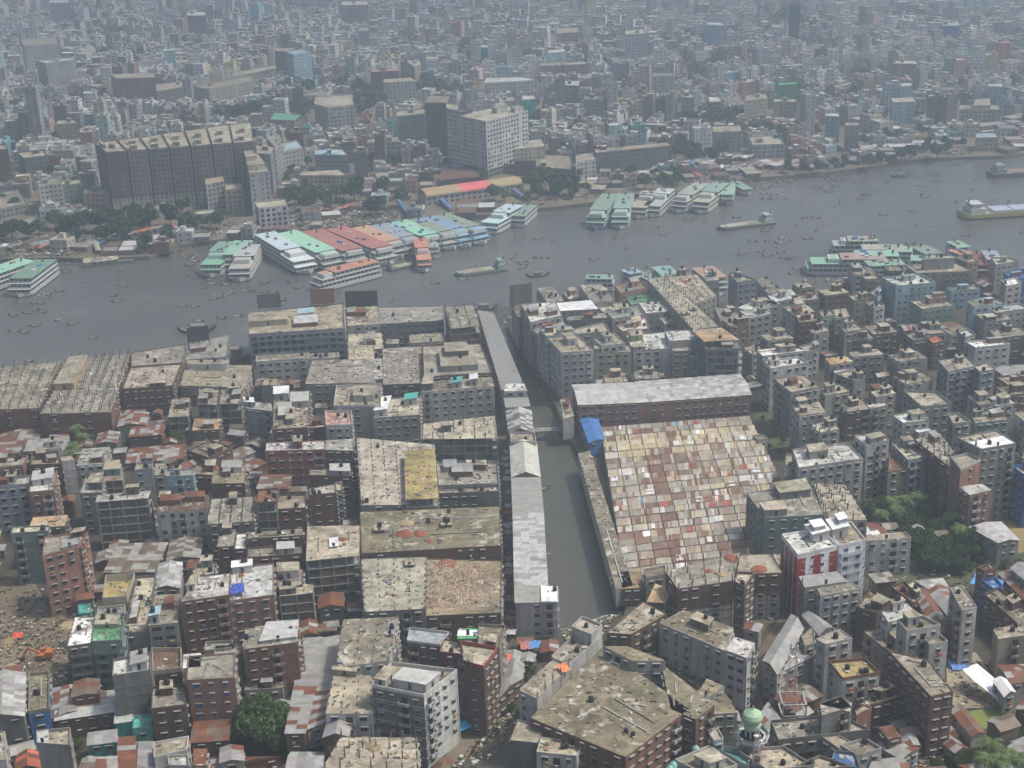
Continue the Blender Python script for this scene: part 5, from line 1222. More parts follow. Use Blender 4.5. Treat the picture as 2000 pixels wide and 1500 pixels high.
ferry(1223,376,1210,420,10.5,(.27,.46,.36),3,"white ferry with green roof right of purple-bowed one",split=.7,roof2=(.3,.46,.4))
ferry(1273,371,1243,400,11,(.42,.44,.35),3,"beige decked ferry in the middle right group",split=.3,roof2=(.40,.38,.28))
ferry(1303,367,1270,397,11,(.52,.66,.72),3,"pale blue decked ferry in the middle right group",split=.35,roof2=(.42,.46,.42))
ferry(1374,356,1322,389,10.5,(.42,.50,.42),3,"pale green roofed ferry, left of long twin pair",split=.7,roof2=(.4,.4,.38))
ferry(1411,355,1364,390,11,(.28,.48,.37),3,"green roofed ferry, right of long twin pair",split=.55,roof2=(.40,.42,.3))
ferry(1425,358,1420,382,8,(.28,.55,.42),2,"small green roofed ferry with brown hull",hullc=(.3,.22,.15))
ferry(1432,354,1462,370,7,(.22,.48,.36),1,"green roofed pontoon beside small brown-hulled ferry")
ferry(1712,466,1620,466,11,(.40,.37,.28),3,"beige roofed ferry lying crosswise, farthest left",split=.6)
ferry(1716,466,1676,468,9,(.26,.50,.38),3,"green roofed ferry behind the beige one")
ferry(1770,483,1670,482,11,(.42,.44,.36),3)
ferry(1735,500,1569,500,13,(.46,.32,.26),3,"long ferry with faded pink roof lying crosswise",split=.55,roof2=(.26,.48,.36))
ferry(1786,487,1722,485,11,(.30,.55,.40),3,"green roofed ferry behind long faded pink one")
ferry(1760,495,1655,494,11,(.28,.58,.42),3)
ferry(1768,511,1682,515,11,(.26,.50,.36),3)
ferry(1842,506,1770,503,10,(.26,.55,.40),3)
ferry(1792,479,1830,498,10,(.24,.36,.27),3)
ferry(1806,500,1858,517,10,(.28,.58,.42),3)
ferry(1860,470,1885,484,8,(.28,.50,.36),2,"small dull green ferry near the red hull")
ferry(1860,486,1888,496,8,(.60,.26,.16),2,"ferry with faded orange roof near the red hull")
ferry(1868,500,1890,512,7,(.55,.20,.16),1)
ferry(1775,538,1732,532,9,(.26,.50,.38),2,"vaulted green roofed launch left of wide brown roof")
ferry(1200,541,1140,540,8,gr,2,"green roofed launch tucked behind riverside houses")
ferry(1245,534,1222,524,8,(.30,.50,.70),3,"light blue launch behind the riverside houses")
ferry(1280,545,1250,531,9,(.24,.46,.35),2)
ferry(1313,540,1287,517,10,(.26,.50,.38),3,"green launch pointing at open river, behind houses")
ferry(1370,520,1404,546,12,(.50,.30,.20),3,"white launch with tan-brown roof behind the long pale roof")
ferry(1905,492,1920,520,11,(.35,.07,.05),2,"rusty red hulled vessel at right riverbank",hullc=(.35,.07,.05),wallc=(.4,.12,.08))
ferry(1930,488,1945,510,8,(.4,.42,.5),3,"grey bridge of a vessel beside the red hull",hullc=(.35,.07,.05))
# barges and ships
def barge(fx,fy,nx,ny,w,label,deck=(.30,.32,.24),hullc=(.14,.16,.14),h=1.6,house=(.25,.42,.33),cargo=(.42,.40,.30),hatch=None,hh=4.5,stern=.2):
    a,b,L,rz=frame(fx,fy,nx,ny,h); o=empty('cargo_barge',(a.x,a.y,WZ)); o.rotation_euler=(0,0,rz)
    m=MB(); hull(m,L,w,h,hullc,bow=.1,c2=(.1,.1,.1)); m.build('hull',o)
    m=MB(); m.box(L*(stern+.06),-w*.4,h-.2,L*.86,w*.4,h+.25,'p',deck); m.build('hold',o)
    for k in range(3):
        x0=L*(stern+.08)+k*L*(.76-stern)/3; m=MB(); m.box(x0,-w*.36,h+.25,x0+L*(.72-stern)/3,w*.36,h+(1.1 if hatch else .4),'g' if not hatch else 'p',hatch or cargo); m.build('hatch_cover',o)
    m=MB(); m.box(L*.88,-w*.25,h-.2,L*.95,w*.25,h+.5,'p',house); m.build('foredeck_locker',o)
    m=MB(); m.box(L*.05,-w*.38,h-.2,L*stern,w*.38,h+hh*.5,'p',cj(house)); m.box(L*.07,-w*.3,h+hh*.5,L*(stern-.03),w*.3,h+hh,'p',cj((.5,.54,.5))); m.box(L*.06,-w*.34,h+hh,L*(stern-.02),w*.34,h+hh+.15,'p',house,bottom=True)
    for k in range(3): y=-w*.2+k*w*.16; m.box(L*(stern-.03),y,h+hh*.62,L*(stern-.03)+.06,y+w*.1,h+hh*.85,'d',(.03,.04,.05))
    m.build('deckhouse',o)
    m=MB(); m.bar((L*.1,0,h+hh),(L*.1,0,h+hh+4),.2,'p',(.6,.6,.6)); m.cyl(L*.07,w*.1,h+hh,h+hh+1.6,.6,8,'p',(.1,.1,.1)); m.build('mast',o)
    tag(o,'barge' if h<3 else 'ship',label,((a.x+b.x)/2,(a.y+b.y)/2,0),None,label); SH.append([px((a.x,a.y-6,0)),px((b.x,b.y-6,0)),px((b.x,b.y+6,0)),px((a.x,a.y+6,0))])
barge(989,520,888,534,9,"loaded barge with green deck heading left in mid river",hullc=(.2,.24,.22))
barge(1510,430,1401,444,10,"grey sand barge with white deckhouse in right river",house=(.42,.46,.44),cargo=(.42,.40,.36))
barge(1878,414,2085,402,16,"yellow-hulled cargo ship with blue-grey hatch covers",hullc=(.46,.43,.09),h=3.6,hatch=(.42,.46,.58),hh=5.5,house=(.55,.56,.54),stern=.19)
barge(1932,336,2080,330,14,"dark red cargo ship at the far right edge",hullc=(.16,.07,.07),h=3,hh=5,house=(.25,.25,.25),cargo=(.3,.25,.2))
barge(758,524,806,514,7,"small grey coaster in front of red roofed ferries",hullc=(.15,.16,.18),house=(.4,.42,.4),hh=3)
barge(1735,528,1663,524,9,"white tug with orange cabin roof before green ferries",hullc=(.42,.44,.45),house=(.62,.25,.12),hh=4,h=2.2,stern=.3)
# ---------------- small boats
def boatmesh(v):
    m=MB(); c=[(.10,.08,.065),(.14,.12,.10),(.08,.10,.13),(.2,.13,.08)][v%4]; inn=[(.28,.25,.2),(.2,.18,.15),(.42,.42,.40),(.15,.12,.1)][v%4]; n=9
    st=[]
    for i in range(n):
        u=i/(n-1); t=abs(2*u-1); w_=.82*(1-t**2.2)+.05; z=.28+1.0*t**3; k=-.25+.75*t**3; st.append((6.4*(u-.5),w_,z,k))
    for (x0,w0,z0,k0),(x1,w1,z1,k1) in zip(st,st[1:]):
        for s in(-1,1):
            q=[(x0,s*w0,z0),(x1,s*w1,z1),(x1,s*w1*.5,k1),(x0,s*w0*.5,k0)]; m.poly(q,'p',c)
        m.poly([(x0,-w0*.9,z0-.12),(x1,-w1*.9,z1-.12),(x1,w1*.9,z1-.12),(x0,w0*.9,z0-.12)],'p',inn)
    for x in(-1.2,.2,1.4): m.box(x-.12,-.7,.3,x+.12,.7,.4,'p',(.35,.25,.15))
    if v>=4: m.box(-1.0,-.7,.3,1.2,.7,1.25,'p',(.22,.2,.16)); 
    return m.mesh('rowing_boat')
BM=[boatmesh(v) for v in range(6)]
m=MB(); m.bar((0,0,0),(2.6,.5,-.9),.07,'p',(.3,.2,.1)); OAR=m.mesh('oar')
bo="""160,550 116,569 90,582 68,592 80,602 83,610 26,617 28,648 48,650 114,625 142,633 57,705 395,563 388,627 380,636 417,585 415,555 442,556 438,579 446,575 482,569 492,569 506,571 535,569 532,573 517,553 571,551 583,563 618,550 654,572 551,586 126,508 129,510 136,516 240,530 232,546 365,503 373,507 380,510 357,499 369,520 374,519 384,527 390,532 369,536 397,538 385,544 412,537 410,546 462,546 535,545 835,477 875,492 896,473 911,488 946,475 904,546 940,522 1020,513 1050,505 1052,503 1073,503 1081,470 1091,410 1083,407 1140,417 1140,435 1160,508 1173,438 1272,417 1290,421 1290,444 1344,430 1370,418 1438,425 1306,505 1270,523 1450,497 1470,472 1494,451 1499,445 1486,492 1498,500 1524,465 1524,475 1545,469 1525,494 1533,505 1543,505 1567,404 1572,426 1593,426 1595,450 1578,467 1512,388 1511,382 1495,389 1492,379 1496,369 1478,372 1475,368 1515,364 1523,357 1545,356 1464,357 1538,388 1595,366 1618,350 1618,354 1638,353 1632,364 1618,375 1676,355 1654,340 1757,330 1757,346 1797,346 1831,355 1868,322 1716,372 1698,380 1690,381 1684,386 1682,390 1861,396 1970,395 1885,461 1995,454 1557,526 1548,535 1575,526 1571,549 1565,558 1586,555 1573,534 1600,540 1615,548 1650,529 1668,543 1778,477 1060,955 1004,440 975,432 1352,400 990,436 868,475 690,545 610,552 1330,400 1555,440 1640,395 1725,420 1790,440 1500,430"""
rs=random.Random(2)
def boat(x,y,v=None,rz=None,sc=1,crew=True,desc='small dark wooden rowing boat',group='small rowing boats on the river'):
    g=P(x,y,WZ); v=rs.randrange(4) if v is None else v; rz=rs.uniform(-.5,.5)+(rs.choice([0,3.14])) if rz is None else rz
    if rs.random()<.25: rz+=1.2
    o=empty('rowing_boat',(g.x,g.y,WZ)); o.rotation_euler=(0,0,rz); inst('hull',BM[v],o,(0,0,0),0,(sc*.95,)*3); desc=desc.replace('wooden',('brown','pale-decked','blue-grey','tan','covered','covered')[v]+' wooden').replace('dark ','')
    if crew: inst('oar',OAR,o,(-2.0,.3,1.2),2.6)
    tag(o,'boat',desc,(g.x,g.y,0),group)
    if crew:
        f=Vector((math.cos(rz),math.sin(rz)))*-2.0*sc; person((g.x+f.x,g.y+f.y),WZ+.35,'boatmen rowing small boats','boatman standing in small boat')
for _ in range(75):
    x=rs.uniform(20,1980); y0=700-.105*x if x<900 else 560-.02*x; y1=520-.1*x if x<900 else 470-.085*x; y=rs.uniform(y1+12,y0-14)
    if x>1130 and y>500 or x>1560 and y>450 or (480<x<960 and y<560-.1*(x-500)): continue
    bo+=f' {x:.0f},{y:.0f}'
for s_ in bo.split(): 
    x,y=[float(t) for t in s_.split(',')]; boat(x,y)
for x,y,sc in ((1050,540,2.2),(385,648,3.2),(945,604,2.4),(1757,346,2.2),(700,571,1),(652,545,1)): boat(x,y,5 if sc>2 else None,0.1,sc,False,'longer covered wooden country boat')
for (x0,y0,x1,y1,n) in ((300,497,395,472,40),(1440,352,1560,343,32),(355,492,372,500,6),(1600,341,1700,328,14),(1870,304,1890,308,4),(100,505,150,500,8),(1640,560,1680,552,34),(1655,553,1690,548,16),(985,612,1000,625,5),(990,632,996,655,3),(215,512,270,500,6)):
    for k in range(n):
        t=rs.random(); boat(x0+(x1-x0)*t+rs.uniform(-2,2),y0+(y1-y0)*t+rs.uniform(-1,7),None,rs.uniform(1.1,1.9),1,False,'empty wooden boat drawn up at the bank','small boats moored along the banks')
# pontoons and gangways
def slabthing(name,q,z0,z1,c,cat,label,mt='p'):
    pts=[tuple(P(x,y,z1).xy) for x,y in parse(q)]; m=MB(); O=(pts[0][0],pts[0][1],z0); o=empty(name,O); m.prism(ccw(pts),z0,z1,mt,c,bottom=True); m.build('body',o,O)
    m=MB(); e=ccw(shrink(ccw(pts),.05)); n=len(e)
    for i in range(n):
        a,b=Vector(e[i]),Vector(e[(i+1)%n]); k=max(1,int((b-a).length/3))
        for j in range(k): p=a+(b-a)*j/k; m.bar((p.x,p.y,z1),(p.x,p.y,z1+1),.1,'p',(.2,.2,.2))
    m.build('rail_posts',o,O); tag(o,cat,label,(O[0],O[1],z1),None,label); return o
slabthing('pontoon',"157,520 262,508 255,498 160,509",WZ-.5,-1,(.13,.13,.13),'pontoon','long dark pontoon with grey cabin at left riverbank')
B("163,514 232,506 229,499 163,505",1,'grey','grey',h=1.6,base=-1,pent=[],tanks=0,par=0,label='low grey cabin standing on long dark pontoon',windens=.6,ko=-.1,kind='pontoon_cabin')
slabthing('pontoon',"500,468 960,418 955,411 495,460",WZ-.5,-1.6,(.25,.2,.17),'pontoon','long brown pontoon behind the row of coloured ferries')
slabthing('pontoon',"905,424 1180,388 1175,381 900,417",WZ-.5,-.9,(.20,.17,.16),'pontoon','long rusty pontoon in front of terminal bank')
def gangway(x0,y0,x1,y1,c,label,w=3.4):
    a=P(x0,y0,1.5); b=P(x1,y1,0); a.z=1.5; b.z=-.6; o=empty('covered_gangway',(a.x,a.y,0)); d=(b-a); L=d.length; u=d.normalized(); s=u.cross(Vector((0,0,1))).normalized(); O=(a.x,a.y,0); m=MB(); n=10
    for k in range(n):
        for j in range(5):
            f=lambda kk,jj:a+u*(L*kk/n)+s*(-w/2*math.cos(math.pi*jj/5))+Vector((0,0,2.2+1.1*math.sin(math.pi*jj/5)))
            m.poly([f(k,j),f(k+1,j),f(k+1,j+1),f(k,j+1)],'p',cj(c,.06))
    m.build('roof',o,O); m=MB(); p0,p1=a-s*w*.45,a+s*w*.45; m.poly([p0,p1,p1+u*L,p0+u*L],'p',(.2,.18,.16)); m.build('walkway',o,O); m=MB()
    for k in range(n+1):
        for sg in(-1,1): p=a+u*(L*k/n)+s*sg*w*.46; m.bar(p,p+Vector((0,0,2.2)),.12,'p',(.3,.3,.3))
    m.build('posts',o,O); tag(o,'gangway',label,tuple(a),None,label)
gangway(778,398,800,425,(.10,.17,.34),'blue vaulted gangway nearest the coloured ferries')
gangway(858,392,882,413,(.12,.22,.42),'blue vaulted gangway before pink terminal roof')
gangway(1002,376,1030,394,(.16,.18,.30),'dull blue vaulted gangway right of terminal')
gangway(1076,368,1100,386,(.10,.19,.45),'bright blue vaulted gangway below riverside trees')
gangway(1148,362,1172,377,(.40,.30,.18),'tan gangway near the purple-bowed ferry')
gangway(1282,345,1308,361,(.36,.28,.20),'brown stepped gangway on the green bank')
gangway(1342,336,1372,352,(.50,.15,.10),'red vaulted gangway on the green bank')
gangway(184,470,193,497,(.36,.34,.27),'cream gangway leading down to left pontoon')
# terminal with vaulted roof
def vault(q0,q1,w,z,cols,label,name='terminal_building',rise=3,cat='terminal'):
    a=P(*q0,z); b=P(*q1,z); a.z=b.z=0; d=b-a; L=d.length; u=d.normalized(); s=Vector((-u.y,u.x,0)); O=(a.x,a.y,0); o=empty(name,O); n=int(L/3)
    m=MB(); m.prism(ccw([(a.x,a.y),(b.x,b.y),(b.x+s.x*w,b.y+s.y*w),(a.x+s.x*w,a.y+s.y*w)]),0,z,'w',(.5,.48,.42)); m.build('wall',o,O)
    jm=MB()
    for k in range(int(L/4)):
        p=a+u*(k*4+1.2)-s*.04
        for zz in(.8,3.6): 
            if zz+1.6<z: jm.poly([(p.x,p.y,zz),(p.x+u.x*2,p.y+u.y*2,zz),(p.x+u.x*2,p.y+u.y*2,zz+1.6),(p.x,p.y,zz+1.6)],'d',(.03,.04,.05))
    jm.build('windows',o,O,kind='stuff')
    c0=0
    for t0,t1,c in cols:
        m=MB(); K=max(2,int(L*(t1-t0)/3))
        for k in range(K):
            for j in range(8):
                f=lambda kk,jj:a+u*(L*(t0+(t1-t0)*kk/K))+s*(w/2-(w/2+.6)*math.cos(math.pi*jj/8))+Vector((0,0,z+rise*math.sin(math.pi*jj/8)))
                m.poly([f(k,j),f(k+1,j),f(k+1,j+1),f(k,j+1)],'p',cj(c,.05))
        m.build('roof',o,O)
    tag(o,cat,label,(a.x,a.y,z),None,label); FOOT.append([(a.x,a.y),(b.x,b.y),(b.x+s.x*w,b.y+s.y*w),(a.x+s.x*w,a.y+s.y*w)]); KO.append([px(Vector((p.x,p.y,z+rise))) for p in (a,b,b+s*w,a+s*w)]+[]); KO.append([(q0[0],q0[1]-14),(q1[0],q1[1]-14),(q1[0],q1[1]+14),(q0[0],q0[1]+14)])
vault((832,384),(1022,358),16,6.5,[(0,.36,(.40,.30,.17)),(.36,.66,(.72,.16,.17)),(.66,1,(.40,.31,.18))],'ferry terminal with tan vaulted roof and pink middle')
# ghat stalls on far bank : rows of slanted tin roofs
# ---------------- far bank landmarks
random.seed(31)
Fz=lambda q,n,w,r='beige',**k: B(q,n,w,r,**{**dict(far=True,tanks=0,tin=0,joinwin=True,windens=.95,bays=3.2),**k})
# big frame towers: seven stair bays side by side
for k in range(7):
    t0,t1=k/7,(k+.93)/7; f=lambda a,b,t:(a[0]+(b[0]-a[0])*t,a[1]+(b[1]-a[1])*t)
    NL,NR,FR,FL=(208,299),(498,277),(493,238),(186,281)
    q=[f(NL,NR,t0),f(NL,NR,t1),f(FL,FR,t1),f(FL,FR,t0)]
    Fz(q,13,[(.24,.18,.15),(.27,.23,.2),(.22,.21,.2),(.26,.18,.15),(.28,.24,.2),(.23,.2,.18),(.25,.19,.16)][k],'beige',style='grid',low=(3,'lgrey'),pent=[(.2,.1,.35,.12,2.6,'grey'),(.35,.5,.3,.12,2.6,'beige')],par=.6,ko=.95,
       label=f"unfinished brown tower slab with rooftop stair boxes, {['leftmost','second','third','middle','third from right','second from right','rightmost'][k]} of seven")
L_="""487,340 526,335 505,309 478,313|9|lgrey|beige|tall grey river tower with cream top floors|pent=[(.0,.2,.9,.75,3.5,'cream'),(.0,.5,.6,.5,6.5,'cream')]
505,408 562,402 556,391 497,397|4|white|cream|white arcaded riverside house behind coloured ferries|win=(2,1.8)
502,299 528,301 534,288 500,284|9|bgrey|cream|
536,286 550,272 545,262 520,268|9|lgrey|tan|
402,360 438,353 435,344 400,350|6|lgrey|beige|
440,373 473,370 471,359 440,362|5|cream|tan|
75,365 121,358 116,349 72,355|5|lgrey|tan|
122,364 160,359 156,352 120,356|4|mint|beige|
165,378 214,378 212,366 164,370|4|pink|lgrey|
47,311 93,305 85,295 33,299|5|dgrey|cream|
-20,297 16,293 12,283 -20,285|9|dbrick|tan|
0,410 53,399 36,372 0,378|2|grey|tan|
573,108 607,102 592,97 560,103|9|pblue|pblue|tall pale cyan tower among the park trees|wc=(.03,.05,.07)
536,99 562,101 576,94 540,94|9|tan|beige|
90,125 147,118 143,113 70,120|8|lgrey|white|pale office block with dark window grid at left|
47,90 113,85 108,72 40,78|10|white|beige|larger pale tower block behind dark window grid block|
228,153 303,151 300,143 216,145|8|pink|beige|
305,180 385,166 385,156 300,166|4|dgrey|tan|
408,175 497,158 490,150 378,170|5|cream|beige|long cream college building with arched window rows|
425,156 540,134 540,128 420,148|2|cream|beige|
613,204 640,212 691,207 689,185 617,191|7|lgrey|beige|curved-front white office with stepped floors|win=(2.6,1.5)
750,161 812,158 802,151 748,155|7|white|beige|
727,140 779,138 776,134 724,138|6|brick|pink|dark red brick college block behind park trees|
810,131 822,125 818,118 795,120|6|cream|cream|
830,200 873,201 878,188 838,188|13|brown|tan|tall unfinished dark brown tower beside white slab|
872,213 897,217 893,205 872,203|14|white|grey|narrow white slab with many small windows|
897,226 949,237 1031,216 985,206|13|white|tan|tall white block with weathered flat roof|low=(2,'dgrey'),pent=[(.05,.7,.25,.2,3,'grey'),(.4,.5,.2,.25,4,'lgrey'),(.7,.75,.2,.2,3,'white')]
775,229 831,224 830,213 775,218|8|gteal|beige|
982,293 1064,285 1056,272 985,280|5|cream|beige|cream banded office before tall white block|
968,320 1124,334 1112,304 1000,303|2|tan|tan|wide low market hall roof with brown hoarding|
1125,319 1164,313 1158,300 1125,305|4|white|beige|white arcaded house right of wide market hall|
1165,298 1311,284 1301,278 1160,292|5|dgrey|beige|long unfinished grey building with tall ground arches|style='grid'
614,303 681,304 668,292 615,293|4|bgrey|pblue|
585,342 674,342 662,332 590,335|3|cream|tan|
717,279 783,276 776,268 718,272|5|lgrey|tan|
690,300 716,298 712,290 690,292|6|dgrey|beige|
1220,68 1263,66 1258,58 1222,60|10|white|cream|white slab tower with central balconies, far right|
1378,49 1414,51 1410,44 1382,44|8|pblue|white|pale blue tower far behind cream houses|
1096,166 1131,167 1131,158 1097,159|7|mint|white|striped pink and green tower with white top|
945,164 1050,158 1022,151 950,153|4|white|white|white hospital block with continuous window bands|
1275,150 1316,150 1312,143 1278,143|6|white|tan|
1356,254 1391,251 1388,245 1350,248|7|white|white|
1392,258 1448,256 1446,245 1392,247|5|grey|tan|
1455,197 1499,192 1495,183 1458,187|6|cream|beige|
1512,200 1557,200 1553,194 1512,194|4|cream|cream|
1518,168 1558,166 1556,161 1520,162|5|green|green|block wrapped in green netting, far right|
1448,163 1476,160 1474,154 1448,156|5|pink|grey|
1612,228 1641,230 1638,221 1612,222|6|lblue|white|
1650,247 1679,247 1678,240 1652,240|6|grey|grey|
1905,271 1951,270 1945,260 1908,261|3|cream|pblue|cream two-storey house with blue roof on beach|
1470,285 1533,283 1520,265 1462,269|3|lgrey|cream|
1542,10 1563,10 1561,3 1543,3|14|black|black|
1840,50 1875,50 1872,44 1842,44|5|blue|white|
365,30 401,30 399,23 366,24|9|pink|white|
96,6 135,6 133,0 98,0|10|white|white|
666,10 718,9 716,2 668,3|9|pink|white|
1900,206 1935,205 1933,192 1905,194|4|cream|tan|
1745,200 1788,198 1782,190 1740,192|6|lblue|cream|
1815,190 1838,188 1836,184 1812,185|7|brown|cream|
1850,215 1955,216 1950,206 1855,206|3|cream|beige|
1760,170 1782,168 1780,162 1758,163|5|lblue|white|
1930,170 1960,170 1957,164 1930,165|6|pblue|white|
1925,110 1950,108 1948,104 1925,104|6|yellow|cream|
1945,84 1975,84 1972,80 1947,80|6|orange|pink|
1867,120 1887,118 1885,114 1867,114|6|pink|cream|
1745,125 1790,126 1790,119 1750,119|5|pink|white|
880,46 895,45 894,41 880,41|6|red|pink|
1085,66 1130,64 1128,54 1088,56|4|pink|cream|
922,94 960,94 958,88 923,88|5|teal|white|
1055,130 1150,126 1140,120 1055,124|3|pink|cream|
1070,104 1105,100 1102,96 1070,98|6|pblue|white|
1330,190 1356,192 1352,185 1330,185|6|mint|cream|
1385,200 1410,200 1405,190 1382,190|5|grey|white|
1140,195 1180,197 1178,188 1142,188|6|grey|tan|
1020,195 1046,193 1044,187 1020,187|6|teal|lgrey|
980,200 1008,198 1005,190 982,190|5|lgrey|grey|
700,60 720,60 720,55 702,55|7|lgrey|cream|
205,68 217,68 216,65 206,65|6|yellow|cream|
110,243 150,240 145,235 112,236|5|yellow|cream|
565,260 592,262 590,252 568,252|5|red|brown|
540,300 592,290 580,275 545,285|5|lgrey|pblue|"""
for ln in L_.split('\n'):
    q,n,w_,r_,lab,*ex=(ln.split('|')+[''])[:6]; k=eval('dict('+ex[0]+')') if ex and ex[0] else {}
    if lab: k['label']=lab
    Fz(q,int(n),w_,r_,ko=.8,**k)
B("528,233 576,235 600,228 548,222",3,'cream','green',gable=3,far=True,tanks=0,pent=[],roofs=[(.16,.42,.30)],label="hall with green gabled roof beside park trees")
board([(1006,345),(1047,344)],3,0,(.10,.07,.06),'very large brown hoarding before wide market hall',11)
B("858,352 952,347 920,330 862,334",1,'brown','rust',style='shed',h=5,gable=1,roofs=['rust','brown','rust'],far=True,label="rust-red market sheds behind terminal")
# ---------------- trees
random.seed(41)
T=tree
T(508,1400,58,0,label="largest round dark green tree, behind striped tin sheds",v=0,hr=1.1)
T(462,1430,30,0,v=1); T(545,1445,26,0,v=2); T(565,1370,14,1,v=2)
T(128,868,16,0,v=2); T(150,842,14,0,v=0); T(345,851,16,0,v=2,label="small bright green tree left of brown shack roofs"); T(512,770,17,0,v=1,label="spreading tree beside the white windowed block"); T(255,858,11,1)
for x,y in((150,835),(160,850),(140,870),(133,885)): T(x,y,8,palm=True,group='palms beside brick slab')
T(505,940,14,1); T(500,960,10,1)
for x,y,r in((1700,990,20),(1730,985,18),(1760,1000,20),(1725,1010,16),(1810,1000,18),(1790,1020,18),(1830,1030,20),(1860,1020,16),(1800,1050,22),(1770,1045,20),(1840,1065,24),(1815,1085,20),(1870,1080,20),(1890,1050,24),(1900,1070,16),(1845,1095,16),(1905,1040,14),(1750,1020,14),(1880,1100,14)): T(x,y,r*1.35,0,v=random.choice([0,1,3]),group='mango trees in the palm grove')
for x,y in((1770,972),(1750,992),(1795,965),(1860,1005),(1720,1000),(1875,1030),(1745,975),(1850,975)): T(x,y,10,palm=True,group='palms in the grove')
for x,y,r in((1900,1105,9),(1925,1100,12),(1950,1090,14),(1975,1085,14),(1915,1090,10),(1990,1100,12),(1940,1108,8),(1965,1100,10)): T(x,y,r,1,v=2,group='bushes in the weedy channel',desc='bright green low bush')
for x,y,r in((1500,870,9),(1530,858,8),(1512,845,9),(1522,880,9),(1490,815,7)): T(x,y,r,1,v=1,desc='dark low tree',group='trees along weed-choked street')
for x,y in((1935,1450),(1970,1470),(1925,1480),(1950,1485),(1990,1480)): T(x,y,10,palm=True)
for x,y,r in((1880,1485,20),(1905,1470,16),(1985,1470,14),(1830,1490,14),(1995,1430,12),(1860,1480,13)): T(x,y,r,0,v=random.choice([0,1]))
T(1042,1305,10,1,v=2,desc='clump of banana leaves'); T(1030,1318,10,1,v=2,desc='clump of banana leaves'); T(1310,1475,13,1,v=2,desc='clump of banana leaves'); T(1000,1378,12,1,v=2,desc='small bright bush'); T(985,1388,10,1,v=2,desc='small bright bush'); T(152,1450,12,1); T(25,1465,12,1,v=2); T(15,1040,5,2)
T(1718,735,8,1); T(1895,640,10,1); T(1920,645,10,1); T(1865,600,8,1); T(1850,590,8,1)
for x,y,r in((105,425,16),(135,435,20),(160,425,18),(195,420,22),(225,425,20),(255,420,24),(290,415,22),(330,412,20),(120,445,14),(150,455,14),(205,450,18),(240,445,18),(370,420,10),(20,440,18),(0,450,16),(50,445,16),(75,440,12),(30,395,12),(350,425,12),(420,425,16),(395,428,12),(440,415,8),
 (575,375,18),(600,385,20),(630,378,20),(655,372,14),(560,385,12),(690,362,22),(670,370,12),(735,395,20),(722,402,14),(640,395,12),(560,345,10),(575,330,12),(560,310,10),
 (1040,350,18),(1065,345,20),(1090,350,20),(1115,355,18),(1050,368,14),(1085,368,14),(1120,372,12),(965,372,14),(985,380,10),(1030,385,10),(1260,350,14),(1300,350,16),(1325,345,12),
 (1330,275,16),(1350,290,18),(1318,290,12),(1365,300,12),(1390,298,14),(1410,285,12),(1330,230,14),(1350,225,14),(1370,232,12),(1395,228,10),(1420,222,12),(1440,218,12),(1480,250,12),(1500,245,12),(1520,255,12),
 (430,225,16),(460,215,18),(490,208,18),(520,205,16),(545,200,18),(570,205,16),(600,200,14),(520,175,12),(545,170,14),(580,175,14),(600,165,14),(560,160,12),(510,165,12),(470,232,14),(440,240,12),(500,225,12),(590,215,12),(700,165,16),(720,180,18),(740,195,18),(690,190,14),(710,205,14),(740,215,12),(680,150,10),(660,160,10),
 (820,170,12),(840,160,14),(860,170,16),(880,180,14),(900,175,12),(830,150,10),(930,180,10),(200,180,10),(180,175,8),(220,195,8),(370,190,8),(385,185,8),(1020,210,10),(1050,225,14),(1070,230,10),
 (1650,310,10),(1630,315,10),(1700,310,12),(1720,305,10),(1740,312,10),(1760,300,10),(1780,295,12),(1830,290,14),(1850,285,10),(1690,270,10),(1730,260,12),(1750,265,10),(1600,320,12),(1570,325,10),(1540,320,12),(1800,250,10),(1880,275,8),
 (1860,170,10),(1900,160,10),(1940,150,10),(1700,100,8),(1750,95,8),(1560,240,10),(1640,185,8),(1180,60,8),(1100,120,8),(950,75,8),(800,60,8),(600,60,10),(450,90,10),(300,60,10),(200,100,10),(150,50,10)):
    T(x,y,r*1.25,1 if r>13 else 2,v=random.randrange(4),desc=random.choice(['dark green riverside tree','broad leafy green tree','rounded far green tree']) ,group='trees across the river')
# ---------------- distant city
random.seed(51)
def inpw(x,y,pg): return inpoly(x,y,pg)
farpoly=far_+[(3000,far_[-1][1]+400),(3000,5000),(-3000,5000),(-3000,far_[0][1]-60)]
boxes=[]
for f in FOOT: boxes.append((min(p[0] for p in f),max(p[0] for p in f),min(p[1] for p in f),max(p[1] for p in f),f))
def hits(pts,cx,cy,r,grid=None):
    for x0,x1,y0,y1,f in boxes:
        if cx+r<x0 or cx-r>x1 or cy+r<y0 or cy-r>y1: continue
        for p in pts+[(cx,cy)]:
            if inpoly(p[0],p[1],f): return True
        for p in f:
            if inpoly(p[0],p[1],pts): return True
    return False
TR_=[(x,y,r) for x,y,r in FOOTT]
KB=[(min(p[0] for p in k),max(p[0] for p in k),min(p[1] for p in k),max(p[1] for p in k),k) for k in KO]
KC={}
for kb in KB:
    for a in range(int(kb[0]//40),int(kb[1]//40)+1):
        for b in range(int(kb[2]//40),int(kb[3]//40)+1): KC.setdefault((a,b),[]).append(kb)
def inko(x,y):
    for x0,x1,y0,y1,k in KC.get((int(x//40),int(y//40)),()):
        if x0<=x<=x1 and y0<=y<=y1 and inpoly(x,y,k): return True
    return False
cells=[]
D=70
dist={}
def dang(i,j):
    rr=random.Random(i*9176+j*131); return rr.uniform(-.35,.35)+(.15 if i>2 else -.05), rr.random()
